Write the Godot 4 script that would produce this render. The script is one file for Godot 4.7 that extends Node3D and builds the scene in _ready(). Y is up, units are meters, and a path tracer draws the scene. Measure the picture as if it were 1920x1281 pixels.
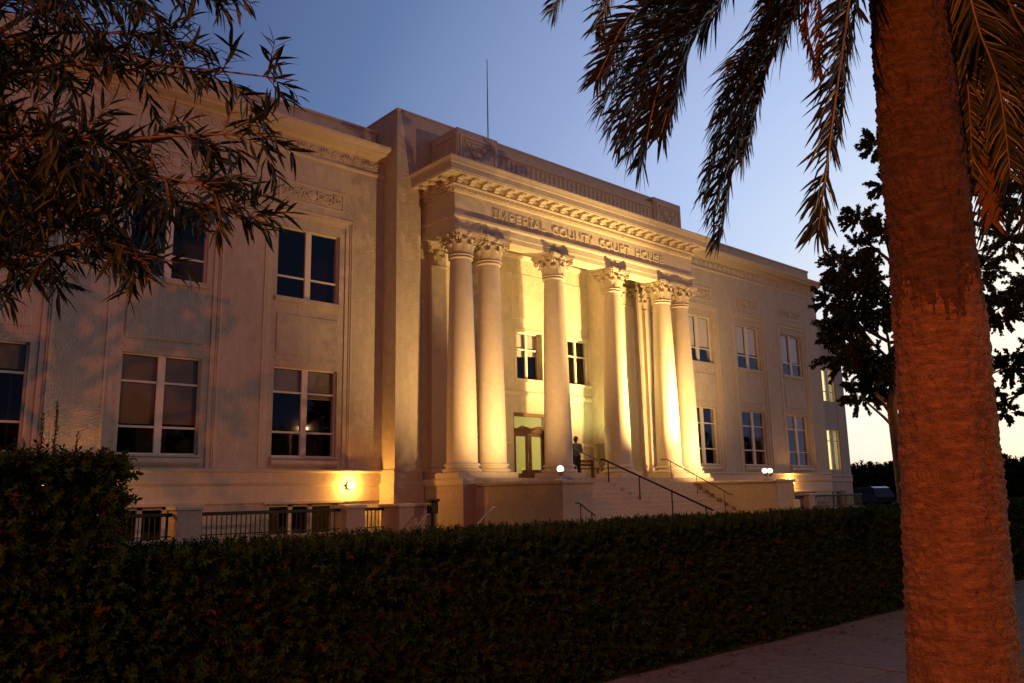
extends Node3D
# A two-storey courthouse at dusk, seen past a hedge and a palm from the pavement.
# x runs along the facade, y up, z towards the street; the wings' wall face lies at z = 0.

const FLOOD_L := 72.0
const FLOOD_R := 125.0
const FLOOD_IN := 520.0
const SCONCE := 4.2
const STREET := 140.0
const STREET_FRONT := 195.0
const EYE := Vector3(-23.27, 1.6, 23.794)

var M := {}
var taken := {}
var rng := RandomNumberGenerator.new()
var ch: Node3D            # the courthouse
var shared := {}

# ---------------------------------------------------------------- geometry
class G:
	var v := PackedVector3Array()
	var n := PackedVector3Array()
	var uv := PackedVector2Array()

	func tri(a: Vector3, b: Vector3, c: Vector3, na: Vector3, nb: Vector3, nc: Vector3) -> void:
		if (c - a).cross(b - a).dot(na + nb + nc) < 0.0:
			v.append_array(PackedVector3Array([a, c, b])); n.append_array(PackedVector3Array([na, nc, nb]))
		else:
			v.append_array(PackedVector3Array([a, b, c])); n.append_array(PackedVector3Array([na, nb, nc]))

	# a flat quad whose normal looks along "out"
	func quad(a: Vector3, b: Vector3, c: Vector3, d: Vector3, out: Vector3) -> void:
		var nn := (c - a).cross(d - b).normalized()
		if nn.dot(out) < 0.0: nn = -nn
		tri(a, b, c, nn, nn, nn); tri(a, c, d, nn, nn, nn)

	func box(lo: Vector3, hi: Vector3, xf := Transform3D.IDENTITY) -> void:
		var p := []
		for i in 8:
			p.append(xf * Vector3(hi.x if i & 1 else lo.x, hi.y if i & 2 else lo.y, hi.z if i & 4 else lo.z))
		var b := xf.basis
		quad(p[0], p[2], p[6], p[4], -b.x); quad(p[1], p[3], p[7], p[5], b.x)
		quad(p[0], p[1], p[5], p[4], -b.y); quad(p[2], p[3], p[7], p[6], b.y)
		quad(p[0], p[1], p[3], p[2], -b.z); quad(p[4], p[5], p[7], p[6], b.z)

	# a box with its edges cut at 45 degrees
	func cut_box(lo: Vector3, hi: Vector3, k: float, xf := Transform3D.IDENTITY) -> void:
		var c := (lo + hi) / 2; var h := (hi - lo) / 2
		var ax := [Vector3.RIGHT, Vector3.UP, Vector3.BACK]
		for i in 3:
			var u: Vector3 = ax[(i + 1) % 3]; var w: Vector3 = ax[(i + 2) % 3]; var a: Vector3 = ax[i]
			var hu: float = h[(i + 1) % 3] - k; var hw: float = h[(i + 2) % 3] - k
			for s in [-1.0, 1.0]:
				var o: Vector3 = c + a * h[i] * s
				quad(xf * (o - u * hu - w * hw), xf * (o + u * hu - w * hw), xf * (o + u * hu + w * hw), xf * (o - u * hu + w * hw), xf.basis * (a * s))
		for i in 3:
			var j := (i + 1) % 3; var l := (i + 2) % 3
			for si in [-1.0, 1.0]:
				for sj in [-1.0, 1.0]:
					var e1: Vector3 = c + ax[i] * h[i] * si + ax[j] * (h[j] - k) * sj
					var e2: Vector3 = c + ax[i] * (h[i] - k) * si + ax[j] * h[j] * sj
					var d: Vector3 = ax[l] * (h[l] - k)
					quad(xf * (e1 - d), xf * (e2 - d), xf * (e2 + d), xf * (e1 + d), xf.basis * (ax[i] * si + ax[j] * sj))
		for sx in [-1.0, 1.0]:
			for sy in [-1.0, 1.0]:
				for sz in [-1.0, 1.0]:
					var q := Vector3(sx, sy, sz)
					var o3 := xf.basis * q
					var nn := o3.normalized()
					tri(xf * (c + Vector3(h.x * sx, (h.y - k) * sy, (h.z - k) * sz)), xf * (c + Vector3((h.x - k) * sx, h.y * sy, (h.z - k) * sz)), xf * (c + Vector3((h.x - k) * sx, (h.y - k) * sy, h.z * sz)), nn, nn, nn)

	# rows of points; smooth normals; "wrap" joins the last column to the first
	func grid(rows: Array, wrap: bool, flip := false, xf := Transform3D.IDENTITY) -> void:
		var nr := rows.size(); var nc: int = rows[0].size()
		var nrm := []
		for i in nr:
			var line := PackedVector3Array()
			for j in nc:
				var du: Vector3 = rows[i][(j + 1) % nc if wrap else mini(j + 1, nc - 1)] - rows[i][(j - 1 + nc) % nc if wrap else maxi(j - 1, 0)]
				var dv: Vector3 = rows[mini(i + 1, nr - 1)][j] - rows[maxi(i - 1, 0)][j]
				var q := du.cross(dv).normalized()
				line.append(xf.basis * (-q if flip else q))
			nrm.append(line)
		for i in nr - 1:
			for j in (nc if wrap else nc - 1):
				var k := (j + 1) % nc
				var a: Vector3 = xf * rows[i][j]; var b: Vector3 = xf * rows[i][k]; var c: Vector3 = xf * rows[i + 1][k]; var d: Vector3 = xf * rows[i + 1][j]
				tri(a, b, c, nrm[i][j], nrm[i][k], nrm[i + 1][k]); tri(a, c, d, nrm[i][j], nrm[i + 1][k], nrm[i + 1][j])

	# profile: Vector2(radius, height)
	func lathe(profile: Array, segs: int, xf := Transform3D.IDENTITY) -> void:
		var rows := []
		for p in profile:
			var line := PackedVector3Array()
			for j in segs:
				var a := TAU * j / segs
				line.append(Vector3(cos(a) * maxf(p.x, 0.0015), p.y, sin(a) * maxf(p.x, 0.0015)))
			rows.append(line)
		grid(rows, true, true, xf)

	func tube(pts: Array, radii: Array, segs: int, xf := Transform3D.IDENTITY, caps := true) -> void:
		var rows := []
		var side := Vector3.ZERO
		for i in pts.size():
			var t: Vector3 = (pts[mini(i + 1, pts.size() - 1)] - pts[maxi(i - 1, 0)]).normalized()
			if side == Vector3.ZERO:
				side = t.cross(Vector3.UP if absf(t.y) < 0.9 else Vector3.RIGHT).normalized()
			side = (side - t * side.dot(t)).normalized()
			var other := t.cross(side)
			var line := PackedVector3Array()
			for j in segs:
				var a := TAU * j / segs
				line.append(pts[i] + (side * cos(a) + other * sin(a)) * float(radii[i]))
			rows.append(line)
		grid(rows, true, false, xf)
		if caps:
			for e in [0, pts.size() - 1]:
				var out: Vector3 = (pts[0] - pts[1]) if e == 0 else (pts[e] - pts[e - 1])
				out = (xf.basis * out).normalized()
				for j in range(1, segs - 1):
					tri(xf * rows[e][0], xf * rows[e][j], xf * rows[e][j + 1], out, out, out)

	# moulding: profile points (out, y) swept along a level path of (x, z) points; "side" says which side is outward
	func mould(path: Array, profile: Array, side := 1.0) -> void:
		var off := []
		for i in path.size():
			var d0: Vector2 = (path[i] - path[maxi(i - 1, 0)]) if i > 0 else (path[1] - path[0])
			var d1: Vector2 = (path[mini(i + 1, path.size() - 1)] - path[i]) if i < path.size() - 1 else d0
			var n0 := Vector2(d0.y, -d0.x).normalized() * side; var n1 := Vector2(d1.y, -d1.x).normalized() * side
			var m := (n0 + n1).normalized()
			off.append(m / maxf(m.dot(n0), 0.3))
		for i in path.size() - 1:
			var d: Vector2 = path[i + 1] - path[i]
			var o := Vector2(d.y, -d.x).normalized() * side
			for k in profile.size() - 1:
				var a: Vector2 = profile[k]; var b: Vector2 = profile[k + 1]
				var pts := []
				for e in [[i, a], [i + 1, a], [i + 1, b], [i, b]]:
					var q: Vector2 = path[e[0]] + off[e[0]] * e[1].x
					pts.append(Vector3(q.x, e[1].y, q.y))
				var t := b - a
				var nn := Vector3(o.x * t.y, -t.x, o.y * t.y)
				quad(pts[0], pts[1], pts[2], pts[3], nn)
		for e in [0, path.size() - 1]:
			var poly := PackedVector2Array(profile)
			var ids := Geometry2D.triangulate_polygon(poly)
			var dd: Vector2 = (path[0] - path[1]) if e == 0 else (path[e] - path[e - 1])
			var out := Vector3(dd.x, 0, dd.y).normalized()
			for k in range(0, ids.size(), 3):
				var w := []
				for z in 3:
					var q: Vector2 = path[e] + off[e] * poly[ids[k + z]].x
					w.append(Vector3(q.x, poly[ids[k + z]].y, q.y))
				tri(w[0], w[1], w[2], out, out, out)

	# a wall in the x-y plane with rectangular openings; zf faces the street, zb the inside
	func wall(x0: float, x1: float, y0: float, y1: float, zf: float, zb: float, holes: Array, back := true) -> void:
		var xs := [x0, x1]; var ys := [y0, y1]
		for h: Rect2 in holes:
			for q in [h.position.x, h.end.x]:
				if q > x0 and q < x1 and not xs.has(q): xs.append(q)
			for q in [h.position.y, h.end.y]:
				if q > y0 and q < y1 and not ys.has(q): ys.append(q)
		xs.sort(); ys.sort()
		for i in xs.size() - 1:
			for j in ys.size() - 1:
				var mid := Vector2((xs[i] + xs[i + 1]) / 2, (ys[j] + ys[j + 1]) / 2)
				var open := false
				for h: Rect2 in holes:
					if h.has_point(mid): open = true
				if open: continue
				quad(Vector3(xs[i], ys[j], zf), Vector3(xs[i + 1], ys[j], zf), Vector3(xs[i + 1], ys[j + 1], zf), Vector3(xs[i], ys[j + 1], zf), Vector3.BACK)
				if back:
					quad(Vector3(xs[i], ys[j], zb), Vector3(xs[i + 1], ys[j], zb), Vector3(xs[i + 1], ys[j + 1], zb), Vector3(xs[i], ys[j + 1], zb), Vector3.FORWARD)
		for h: Rect2 in holes:
			var a := h.position; var b := h.end
			quad(Vector3(a.x, a.y, zf), Vector3(a.x, b.y, zf), Vector3(a.x, b.y, zb), Vector3(a.x, a.y, zb), Vector3.RIGHT)
			quad(Vector3(b.x, a.y, zf), Vector3(b.x, b.y, zf), Vector3(b.x, b.y, zb), Vector3(b.x, a.y, zb), Vector3.LEFT)
			quad(Vector3(a.x, b.y, zf), Vector3(b.x, b.y, zf), Vector3(b.x, b.y, zb), Vector3(a.x, b.y, zb), Vector3.DOWN)
			quad(Vector3(a.x, a.y, zf), Vector3(b.x, a.y, zf), Vector3(b.x, a.y, zb), Vector3(a.x, a.y, zb), Vector3.UP)
		quad(Vector3(x0, y0, zf), Vector3(x0, y1, zf), Vector3(x0, y1, zb), Vector3(x0, y0, zb), Vector3.LEFT)
		quad(Vector3(x1, y0, zf), Vector3(x1, y1, zf), Vector3(x1, y1, zb), Vector3(x1, y0, zb), Vector3.RIGHT)
		quad(Vector3(x0, y1, zf), Vector3(x1, y1, zf), Vector3(x1, y1, zb), Vector3(x0, y1, zb), Vector3.UP)

	func mesh() -> ArrayMesh:
		var a := []
		a.resize(Mesh.ARRAY_MAX)
		a[Mesh.ARRAY_VERTEX] = v
		a[Mesh.ARRAY_NORMAL] = n
		var m := ArrayMesh.new()
		m.add_surface_from_arrays(Mesh.PRIMITIVE_TRIANGLES, a)
		return m

# ---------------------------------------------------------------- nodes
func numbered(called: String) -> String:
	if not taken.has(called):
		taken[called] = 0
		return called
	taken[called] += 1
	return "%s_%03d" % [called, taken[called]]

func put(called: String, shape, mat: Material, parent: Node3D, at := Transform3D.IDENTITY) -> MeshInstance3D:
	var o := MeshInstance3D.new()
	o.mesh = shape.mesh() if shape is G else shape
	o.material_override = mat
	o.transform = at
	if parent == self:
		o.name = numbered(called)
		add_child(o)
	else:
		o.name = called
		parent.add_child(o, true)
	return o

func part_node(called: String, parent: Node3D, at := Vector3.ZERO) -> Node3D:
	var o := Node3D.new()
	o.name = called
	o.position = at
	parent.add_child(o, true)
	return o

func thing(called: String, label: String, category: String, at := Vector3.ZERO, turn := 0.0, group := "") -> Node3D:
	var o := Node3D.new()
	o.name = numbered(called)
	o.position = at
	o.rotation.y = turn
	add_child(o)
	tag(o, label, category, group)
	return o

func tag(o: Node, label: String, category: String, group := "") -> void:
	o.set_meta("label", label)
	o.set_meta("category", category)
	if group: o.set_meta("group", group)

func struct_(o: Node) -> Node:
	o.set_meta("kind", "structure")
	return o

func copies(called: String, mesh: Mesh, mat: Material, list: Array, parent: Node3D) -> MultiMeshInstance3D:
	var mm := MultiMesh.new()
	mm.transform_format = MultiMesh.TRANSFORM_3D
	mm.use_colors = true
	mm.mesh = mesh
	mm.instance_count = list.size()
	for i in list.size():
		mm.set_instance_transform(i, list[i][0])
		mm.set_instance_color(i, list[i][1])
	var o := MultiMeshInstance3D.new()
	o.multimesh = mm
	o.material_override = mat
	o.name = called
	parent.add_child(o, true)
	o.set_meta("kind", "stuff")
	return o

# ---------------------------------------------------------------- materials
func lin(r: float, g: float, b: float) -> Color:
	return Color(r, g, b).linear_to_srgb()

func noise_tex(freq: float, c0: Color, c1: Color, seed_: int, size := 512, stretch := Vector2.ONE, octaves := 5) -> ImageTexture:
	var f := FastNoiseLite.new()
	f.seed = seed_; f.noise_type = FastNoiseLite.TYPE_SIMPLEX_SMOOTH; f.frequency = 1.0; f.fractal_octaves = octaves
	var im := Image.create(size, size, false, Image.FORMAT_RGB8)
	for y in size:
		for x in size:
			# four samples blended so that the tile repeats without a seam
			var fx := float(x) / size; var fy := float(y) / size
			var a := TAU * fx; var b := TAU * fy
			var q := f.get_noise_3d(cos(a) * freq * stretch.x, sin(a) * freq * stretch.x, cos(b) * freq * stretch.y)
			var r := f.get_noise_3d(sin(b) * freq * stretch.y + 31.7, cos(a) * freq * stretch.x + 7.1, sin(a) * freq * stretch.x)
			im.set_pixel(x, y, c0.lerp(c1, clampf(0.5 + 0.6 * (q + r), 0.0, 1.0)))
	return ImageTexture.create_from_image(im)

func bump_tex(freq: float, seed_: int, strength: float, size := 512, stretch := Vector2.ONE) -> ImageTexture:
	var t := noise_tex(freq, Color.BLACK, Color.WHITE, seed_, size, stretch)
	var im := t.get_image()
	im.convert(Image.FORMAT_RGBA8)
	im.bump_map_to_normal_map(strength)
	return ImageTexture.create_from_image(im)

func mat(key: String, albedo: Color, rough := 0.8, metal := 0.0) -> StandardMaterial3D:
	var m := StandardMaterial3D.new()
	m.albedo_color = albedo; m.roughness = rough; m.metallic = metal
	m.cull_mode = BaseMaterial3D.CULL_DISABLED
	M[key] = m
	return m

func textured(key: String, c0: Color, c1: Color, freq: float, scale_: float, rough: float, seed_: int, bump_freq := 0.0, bump := 0.0, stretch := Vector2.ONE) -> StandardMaterial3D:
	var m := mat(key, Color.WHITE, rough)
	m.albedo_texture = noise_tex(freq, c0, c1, seed_, 384, stretch)
	m.uv1_triplanar = true; m.uv1_world_triplanar = true; m.uv1_scale = Vector3.ONE * scale_
	if bump > 0.0:
		m.normal_enabled = true
		m.normal_texture = bump_tex(bump_freq, seed_ + 5, bump, 384, stretch)
		m.normal_scale = 1.0
	return m

func make_materials() -> void:
	# painted stucco: cream with faint blotches of dust
	textured("stucco", lin(0.465, 0.415, 0.345), lin(0.57, 0.515, 0.435), 3.2, 0.16, 0.85, 3, 26.0, 1.5, Vector2(1.0, 0.8))
	textured("stone", lin(0.54, 0.475, 0.39), lin(0.63, 0.56, 0.465), 2.4, 0.45, 0.75, 8, 20.0, 1.1)
	textured("base_stone", lin(0.42, 0.33, 0.27), lin(0.55, 0.45, 0.37), 3.2, 0.5, 0.85, 11, 24.0, 1.6)
	textured("roofing", lin(0.10, 0.09, 0.085), lin(0.16, 0.145, 0.135), 4.0, 0.3, 0.95, 14)
	mat("white_paint", lin(0.70, 0.66, 0.60), 0.5)
	mat("dark_frame", lin(0.10, 0.055, 0.03), 0.45)
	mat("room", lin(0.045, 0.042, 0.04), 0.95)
	mat("lobby_wall", lin(0.58, 0.55, 0.30), 0.9)
	mat("blind", lin(0.34, 0.34, 0.34), 0.8)
	mat("pale_blind", lin(0.72, 0.72, 0.72), 0.8)
	mat("tan_blind", lin(0.30, 0.25, 0.19), 0.8)
	var g := mat("glass", Color(0.1, 0.11, 0.11, 0.05), 0.02)
	g.transparency = BaseMaterial3D.TRANSPARENCY_ALPHA
	mat("iron", lin(0.018, 0.016, 0.015), 0.5, 0.4)
	mat("steel", lin(0.35, 0.33, 0.31), 0.35, 0.9)
	textured("concrete", lin(0.10, 0.082, 0.064), lin(0.175, 0.143, 0.112), 4.0, 0.35, 0.9, 21, 30.0, 1.5)
	textured("asphalt", lin(0.035, 0.035, 0.036), lin(0.06, 0.058, 0.056), 6.0, 0.5, 0.95, 24, 40.0, 2.0)
	textured("lawn", lin(0.018, 0.032, 0.010), lin(0.045, 0.065, 0.020), 8.0, 0.4, 1.0, 27, 40.0, 3.0)
	textured("bark", lin(0.16, 0.11, 0.075), lin(0.30, 0.22, 0.16), 4.0, 0.8, 0.95, 31, 16.0, 3.0, Vector2(1, 0.4))
	textured("palm_bark", lin(0.15, 0.085, 0.045), lin(0.46, 0.265, 0.140), 3.0, 0.9, 0.95, 35, 18.0, 5.0, Vector2(0.5, 2.4))
	textured("palm_fibre_shade", lin(0.06, 0.036, 0.021), lin(0.20, 0.120, 0.070), 3.0, 0.9, 0.95, 36, 18.0, 5.0, Vector2(0.5, 2.4))  # brown fibre whose dark tone stands in for the shade of the fronds
	textured("wood", lin(0.10, 0.045, 0.020), lin(0.19, 0.090, 0.040), 3.0, 1.2, 0.6, 38, 0.0, 0.0, Vector2(0.4, 2.0))
	for q in [["hedge_leaf", 0.8, 0.15], ["oleander_leaf", 0.55, 0.2], ["broad_leaf", 0.45, 0.25], ["palm_leaf", 0.38, 0.1]]:
		var m := mat(q[0], Color.WHITE, q[1])
		m.vertex_color_use_as_albedo = true
		m.backlight_enabled = true
		m.backlight = Color(q[2], q[2], q[2] * 0.6)
	M["hedge_leaf"].metallic_specular = 0.2
	M["palm_leaf"].vertex_color_use_as_albedo = false
	M["palm_leaf"].albedo_color = lin(0.040, 0.050, 0.022)
	mat("dead_frond", lin(0.20, 0.11, 0.05), 0.8)
	mat("frond_stalk", lin(0.20, 0.195, 0.14), 0.30)
	mat("twig", lin(0.035, 0.025, 0.015), 0.95)
	mat("skin", lin(0.36, 0.21, 0.14), 0.6)
	mat("shirt", lin(0.10, 0.12, 0.15), 0.9)
	mat("trousers", lin(0.018, 0.017, 0.018), 0.9)
	mat("hair", lin(0.012, 0.009, 0.007), 0.6)
	mat("car_paint", lin(0.02, 0.022, 0.028), 0.25)
	mat("rubber", lin(0.015, 0.015, 0.015), 0.9)
	mat("urn", lin(0.30, 0.31, 0.22), 0.5)

func glow(key: String, c: Color, energy: float) -> StandardMaterial3D:
	var m := mat(key, lin(0.8, 0.75, 0.6), 0.4)
	m.emission_enabled = true
	m.emission = c
	m.emission_energy_multiplier = energy
	return m

# ---------------------------------------------------------------- sky, sun, camera
func set_camera_and_light() -> void:
	var cam := Camera3D.new()
	cam.name = "camera"
	cam.fov = 45.45
	cam.near = 0.1
	cam.far = 2000.0
	var yaw := deg_to_rad(41.859); var pitch := deg_to_rad(10.653); var roll := deg_to_rad(-1.092)
	var f := Vector3(sin(yaw) * cos(pitch), sin(pitch), -cos(yaw) * cos(pitch))
	var r := Vector3(cos(yaw), 0, sin(yaw))
	var u := r.cross(f)
	cam.basis = Basis(r * cos(roll) + u * sin(roll), u * cos(roll) - r * sin(roll), -f)
	cam.position = Vector3(-23.27, 1.6, 23.794)
	add_child(cam)
	cam.current = true

	# the sky after sunset: brightness and colour depend on the angle from where the sun went down
	var stops := [[0.0, Color(1.7, 1.3, 0.86)], [10.0, Color(1.30, 1.12, 0.88)], [15.0, Color(1.06, 1.0, 0.90)], [20.5, Color(0.79, 0.825, 0.935)], [24.0, Color(0.631, 0.745, 0.956)],
		[31.0, Color(0.468, 0.591, 0.888)], [41.0, Color(0.292, 0.386, 0.658)], [54.0, Color(0.122, 0.194, 0.390)], [62.5, Color(0.084, 0.130, 0.283)],
		[85.0, Color(0.052, 0.072, 0.140)], [120.0, Color(0.044, 0.053, 0.086)], [180.0, Color(0.046, 0.049, 0.068)]]
	var az := deg_to_rad(78.0)
	var el := deg_to_rad(-1.0)
	var sun_at := Vector3(sin(az) * cos(el), sin(el), -cos(az) * cos(el))
	var w := 768; var h := 384
	var im := Image.create(w, h, false, Image.FORMAT_RGBF)
	for y in h:
		var e := PI * (0.5 - (y + 0.5) / h)
		for x in w:
			var a := TAU * (x + 0.5) / w
			var d := Vector3(sin(a) * cos(e), sin(e), -cos(a) * cos(e))
			var c := Color(0.05, 0.045, 0.045)
			if e > 0.0:
				var th := rad_to_deg(d.angle_to(sun_at))
				for k in stops.size() - 1:
					if th <= stops[k + 1][0]:
						c = stops[k][1].lerp(stops[k + 1][1], (th - stops[k][0]) / (stops[k + 1][0] - stops[k][0]))
						break
				# the air just above the horizon, orange towards the sunset
				var k2 := 0.85 * exp(-rad_to_deg(e) / 1.5) * exp(-pow(th / 38.0, 2.0))
				c = c.lerp(Color(1.15, 0.62, 0.24), clampf(k2, 0.0, 1.0))
			im.set_pixel(x, y, c)
	var pano := PanoramaSkyMaterial.new()
	pano.panorama = ImageTexture.create_from_image(im)
	var sky := Sky.new()
	sky.sky_material = pano
	var env := Environment.new()
	env.background_mode = Environment.BG_SKY
	env.sky = sky
	env.tonemap_mode = Environment.TONE_MAPPER_LINEAR
	env.tonemap_exposure = 1.0
	env.sdfgi_enabled = true
	env.ssao_enabled = true
	env.ssil_enabled = true
	var we := WorldEnvironment.new()
	we.name = "world_environment"
	we.environment = env
	add_child(we)

	# what is left of the sun, on the horizon behind the trees
	var sun := DirectionalLight3D.new()
	sun.name = "sun"
	sun.light_color = Color(1.0, 0.72, 0.45)
	sun.light_energy = 0.03
	sun.light_angular_distance = 6.0
	sun.shadow_enabled = true
	add_child(sun)
	var low := Vector3(sin(az) * cos(0.05), sin(0.05), -cos(az) * cos(0.05))
	sun.look_at_from_position(low * 100.0, Vector3.ZERO)

func spot(called: String, at: Vector3, to: Vector3, energy: float, angle: float, soft: float, color: Color, parent: Node3D, size := 0.12) -> void:
	var l := SpotLight3D.new()
	l.name = called
	parent.add_child(l, true)
	l.light_energy = energy
	l.light_color = color
	l.spot_angle = angle
	l.spot_angle_attenuation = soft
	l.spot_range = 80.0
	l.spot_attenuation = 2.0
	l.light_size = size
	l.shadow_enabled = true
	l.look_at_from_position(at, to)

func omni(called: String, at: Vector3, energy: float, color: Color, parent: Node3D, size := 0.08, range_ := 60.0) -> void:
	var l := OmniLight3D.new()
	l.name = called
	parent.add_child(l, true)
	l.light_energy = energy
	l.light_color = color
	l.omni_range = range_
	l.omni_attenuation = 2.0
	l.light_size = size
	l.shadow_enabled = true
	l.position = at

# ---------------------------------------------------------------- courthouse
const BAYS := [10.83, 15.33, 19.83]

func window(parent: Node3D, cx: float, y0: float, y1: float, hw: float, z: float, rows: Array, opt := {}) -> Node3D:
	# rows: heights of the glazing bars as shares of the height from the top
	var w := part_node("window", parent)
	var fm: Material = opt.get("frame", M.white_paint)
	var f := G.new()
	var t := 0.05; var dz := 0.07
	var mull: float = opt.get("mullion", 0.10)
	f.box(Vector3(cx - hw, y0, z - dz), Vector3(cx - hw + t, y1, z))
	f.box(Vector3(cx + hw - t, y0, z - dz), Vector3(cx + hw, y1, z))
	f.box(Vector3(cx - hw + t, y1 - t, z - dz), Vector3(cx + hw - t, y1, z))
	f.box(Vector3(cx - hw + t, y0, z - dz), Vector3(cx + hw - t, y0 + t, z))
	if mull > 0.0:
		f.box(Vector3(cx - mull, y0 + t, z - dz), Vector3(cx + mull, y1 - t, z + 0.02))
	var ys := [y1 - t]
	for r in rows: ys.append(lerpf(y1, y0, r))
	ys.append(y0 + t)
	var spans := [[cx - hw + t, cx - mull], [cx + mull, cx + hw - t]] if mull > 0.0 else [[cx - hw + t, cx + hw - t]]
	for s in spans:
		for k in range(1, ys.size() - 1):
			f.box(Vector3(s[0], ys[k] - 0.03, z - dz + 0.01), Vector3(s[1], ys[k] + 0.03, z - 0.012))
	put("frame", f, fm, w)
	for s in spans:
		for k in ys.size() - 1:
			var p := G.new()
			var za: float = z - 0.045 + rng.randf_range(-0.004, 0.004)
			p.quad(Vector3(s[0], ys[k + 1], za), Vector3(s[1], ys[k + 1], za + rng.randf_range(-0.003, 0.003)), Vector3(s[1], ys[k], za), Vector3(s[0], ys[k], za), Vector3.BACK)
			put("pane", p, M.glass, w)
	if opt.has("blind"):
		for s in spans:
			var b := G.new()
			var low: float = lerpf(y1, y0, clampf(opt.blind + rng.randf_range(-0.05, 0.05), 0.05, 0.97))
			var droop := rng.randf_range(-0.02, 0.02)
			var k := y1 - 0.06
			while k > low:
				var dr := droop * (y1 - k) / (y1 - y0)
				b.quad(Vector3(s[0], k, z - 0.13), Vector3(s[1], k + dr, z - 0.13), Vector3(s[1], k - 0.032 + dr, z - 0.155), Vector3(s[0], k - 0.032, z - 0.155), Vector3.BACK)
				k -= 0.03
			put("blind", b, opt.get("blind_mat", M.blind), w)
	if opt.has("lit"):
		var c := G.new()
		c.quad(Vector3(cx - hw, y0, z - 0.5), Vector3(cx + hw, y0, z - 0.5), Vector3(cx + hw, y1, z - 0.5), Vector3(cx - hw, y1, z - 0.5), Vector3.BACK)
		put("lit_curtain", c, opt.lit, w)
	return w

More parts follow.
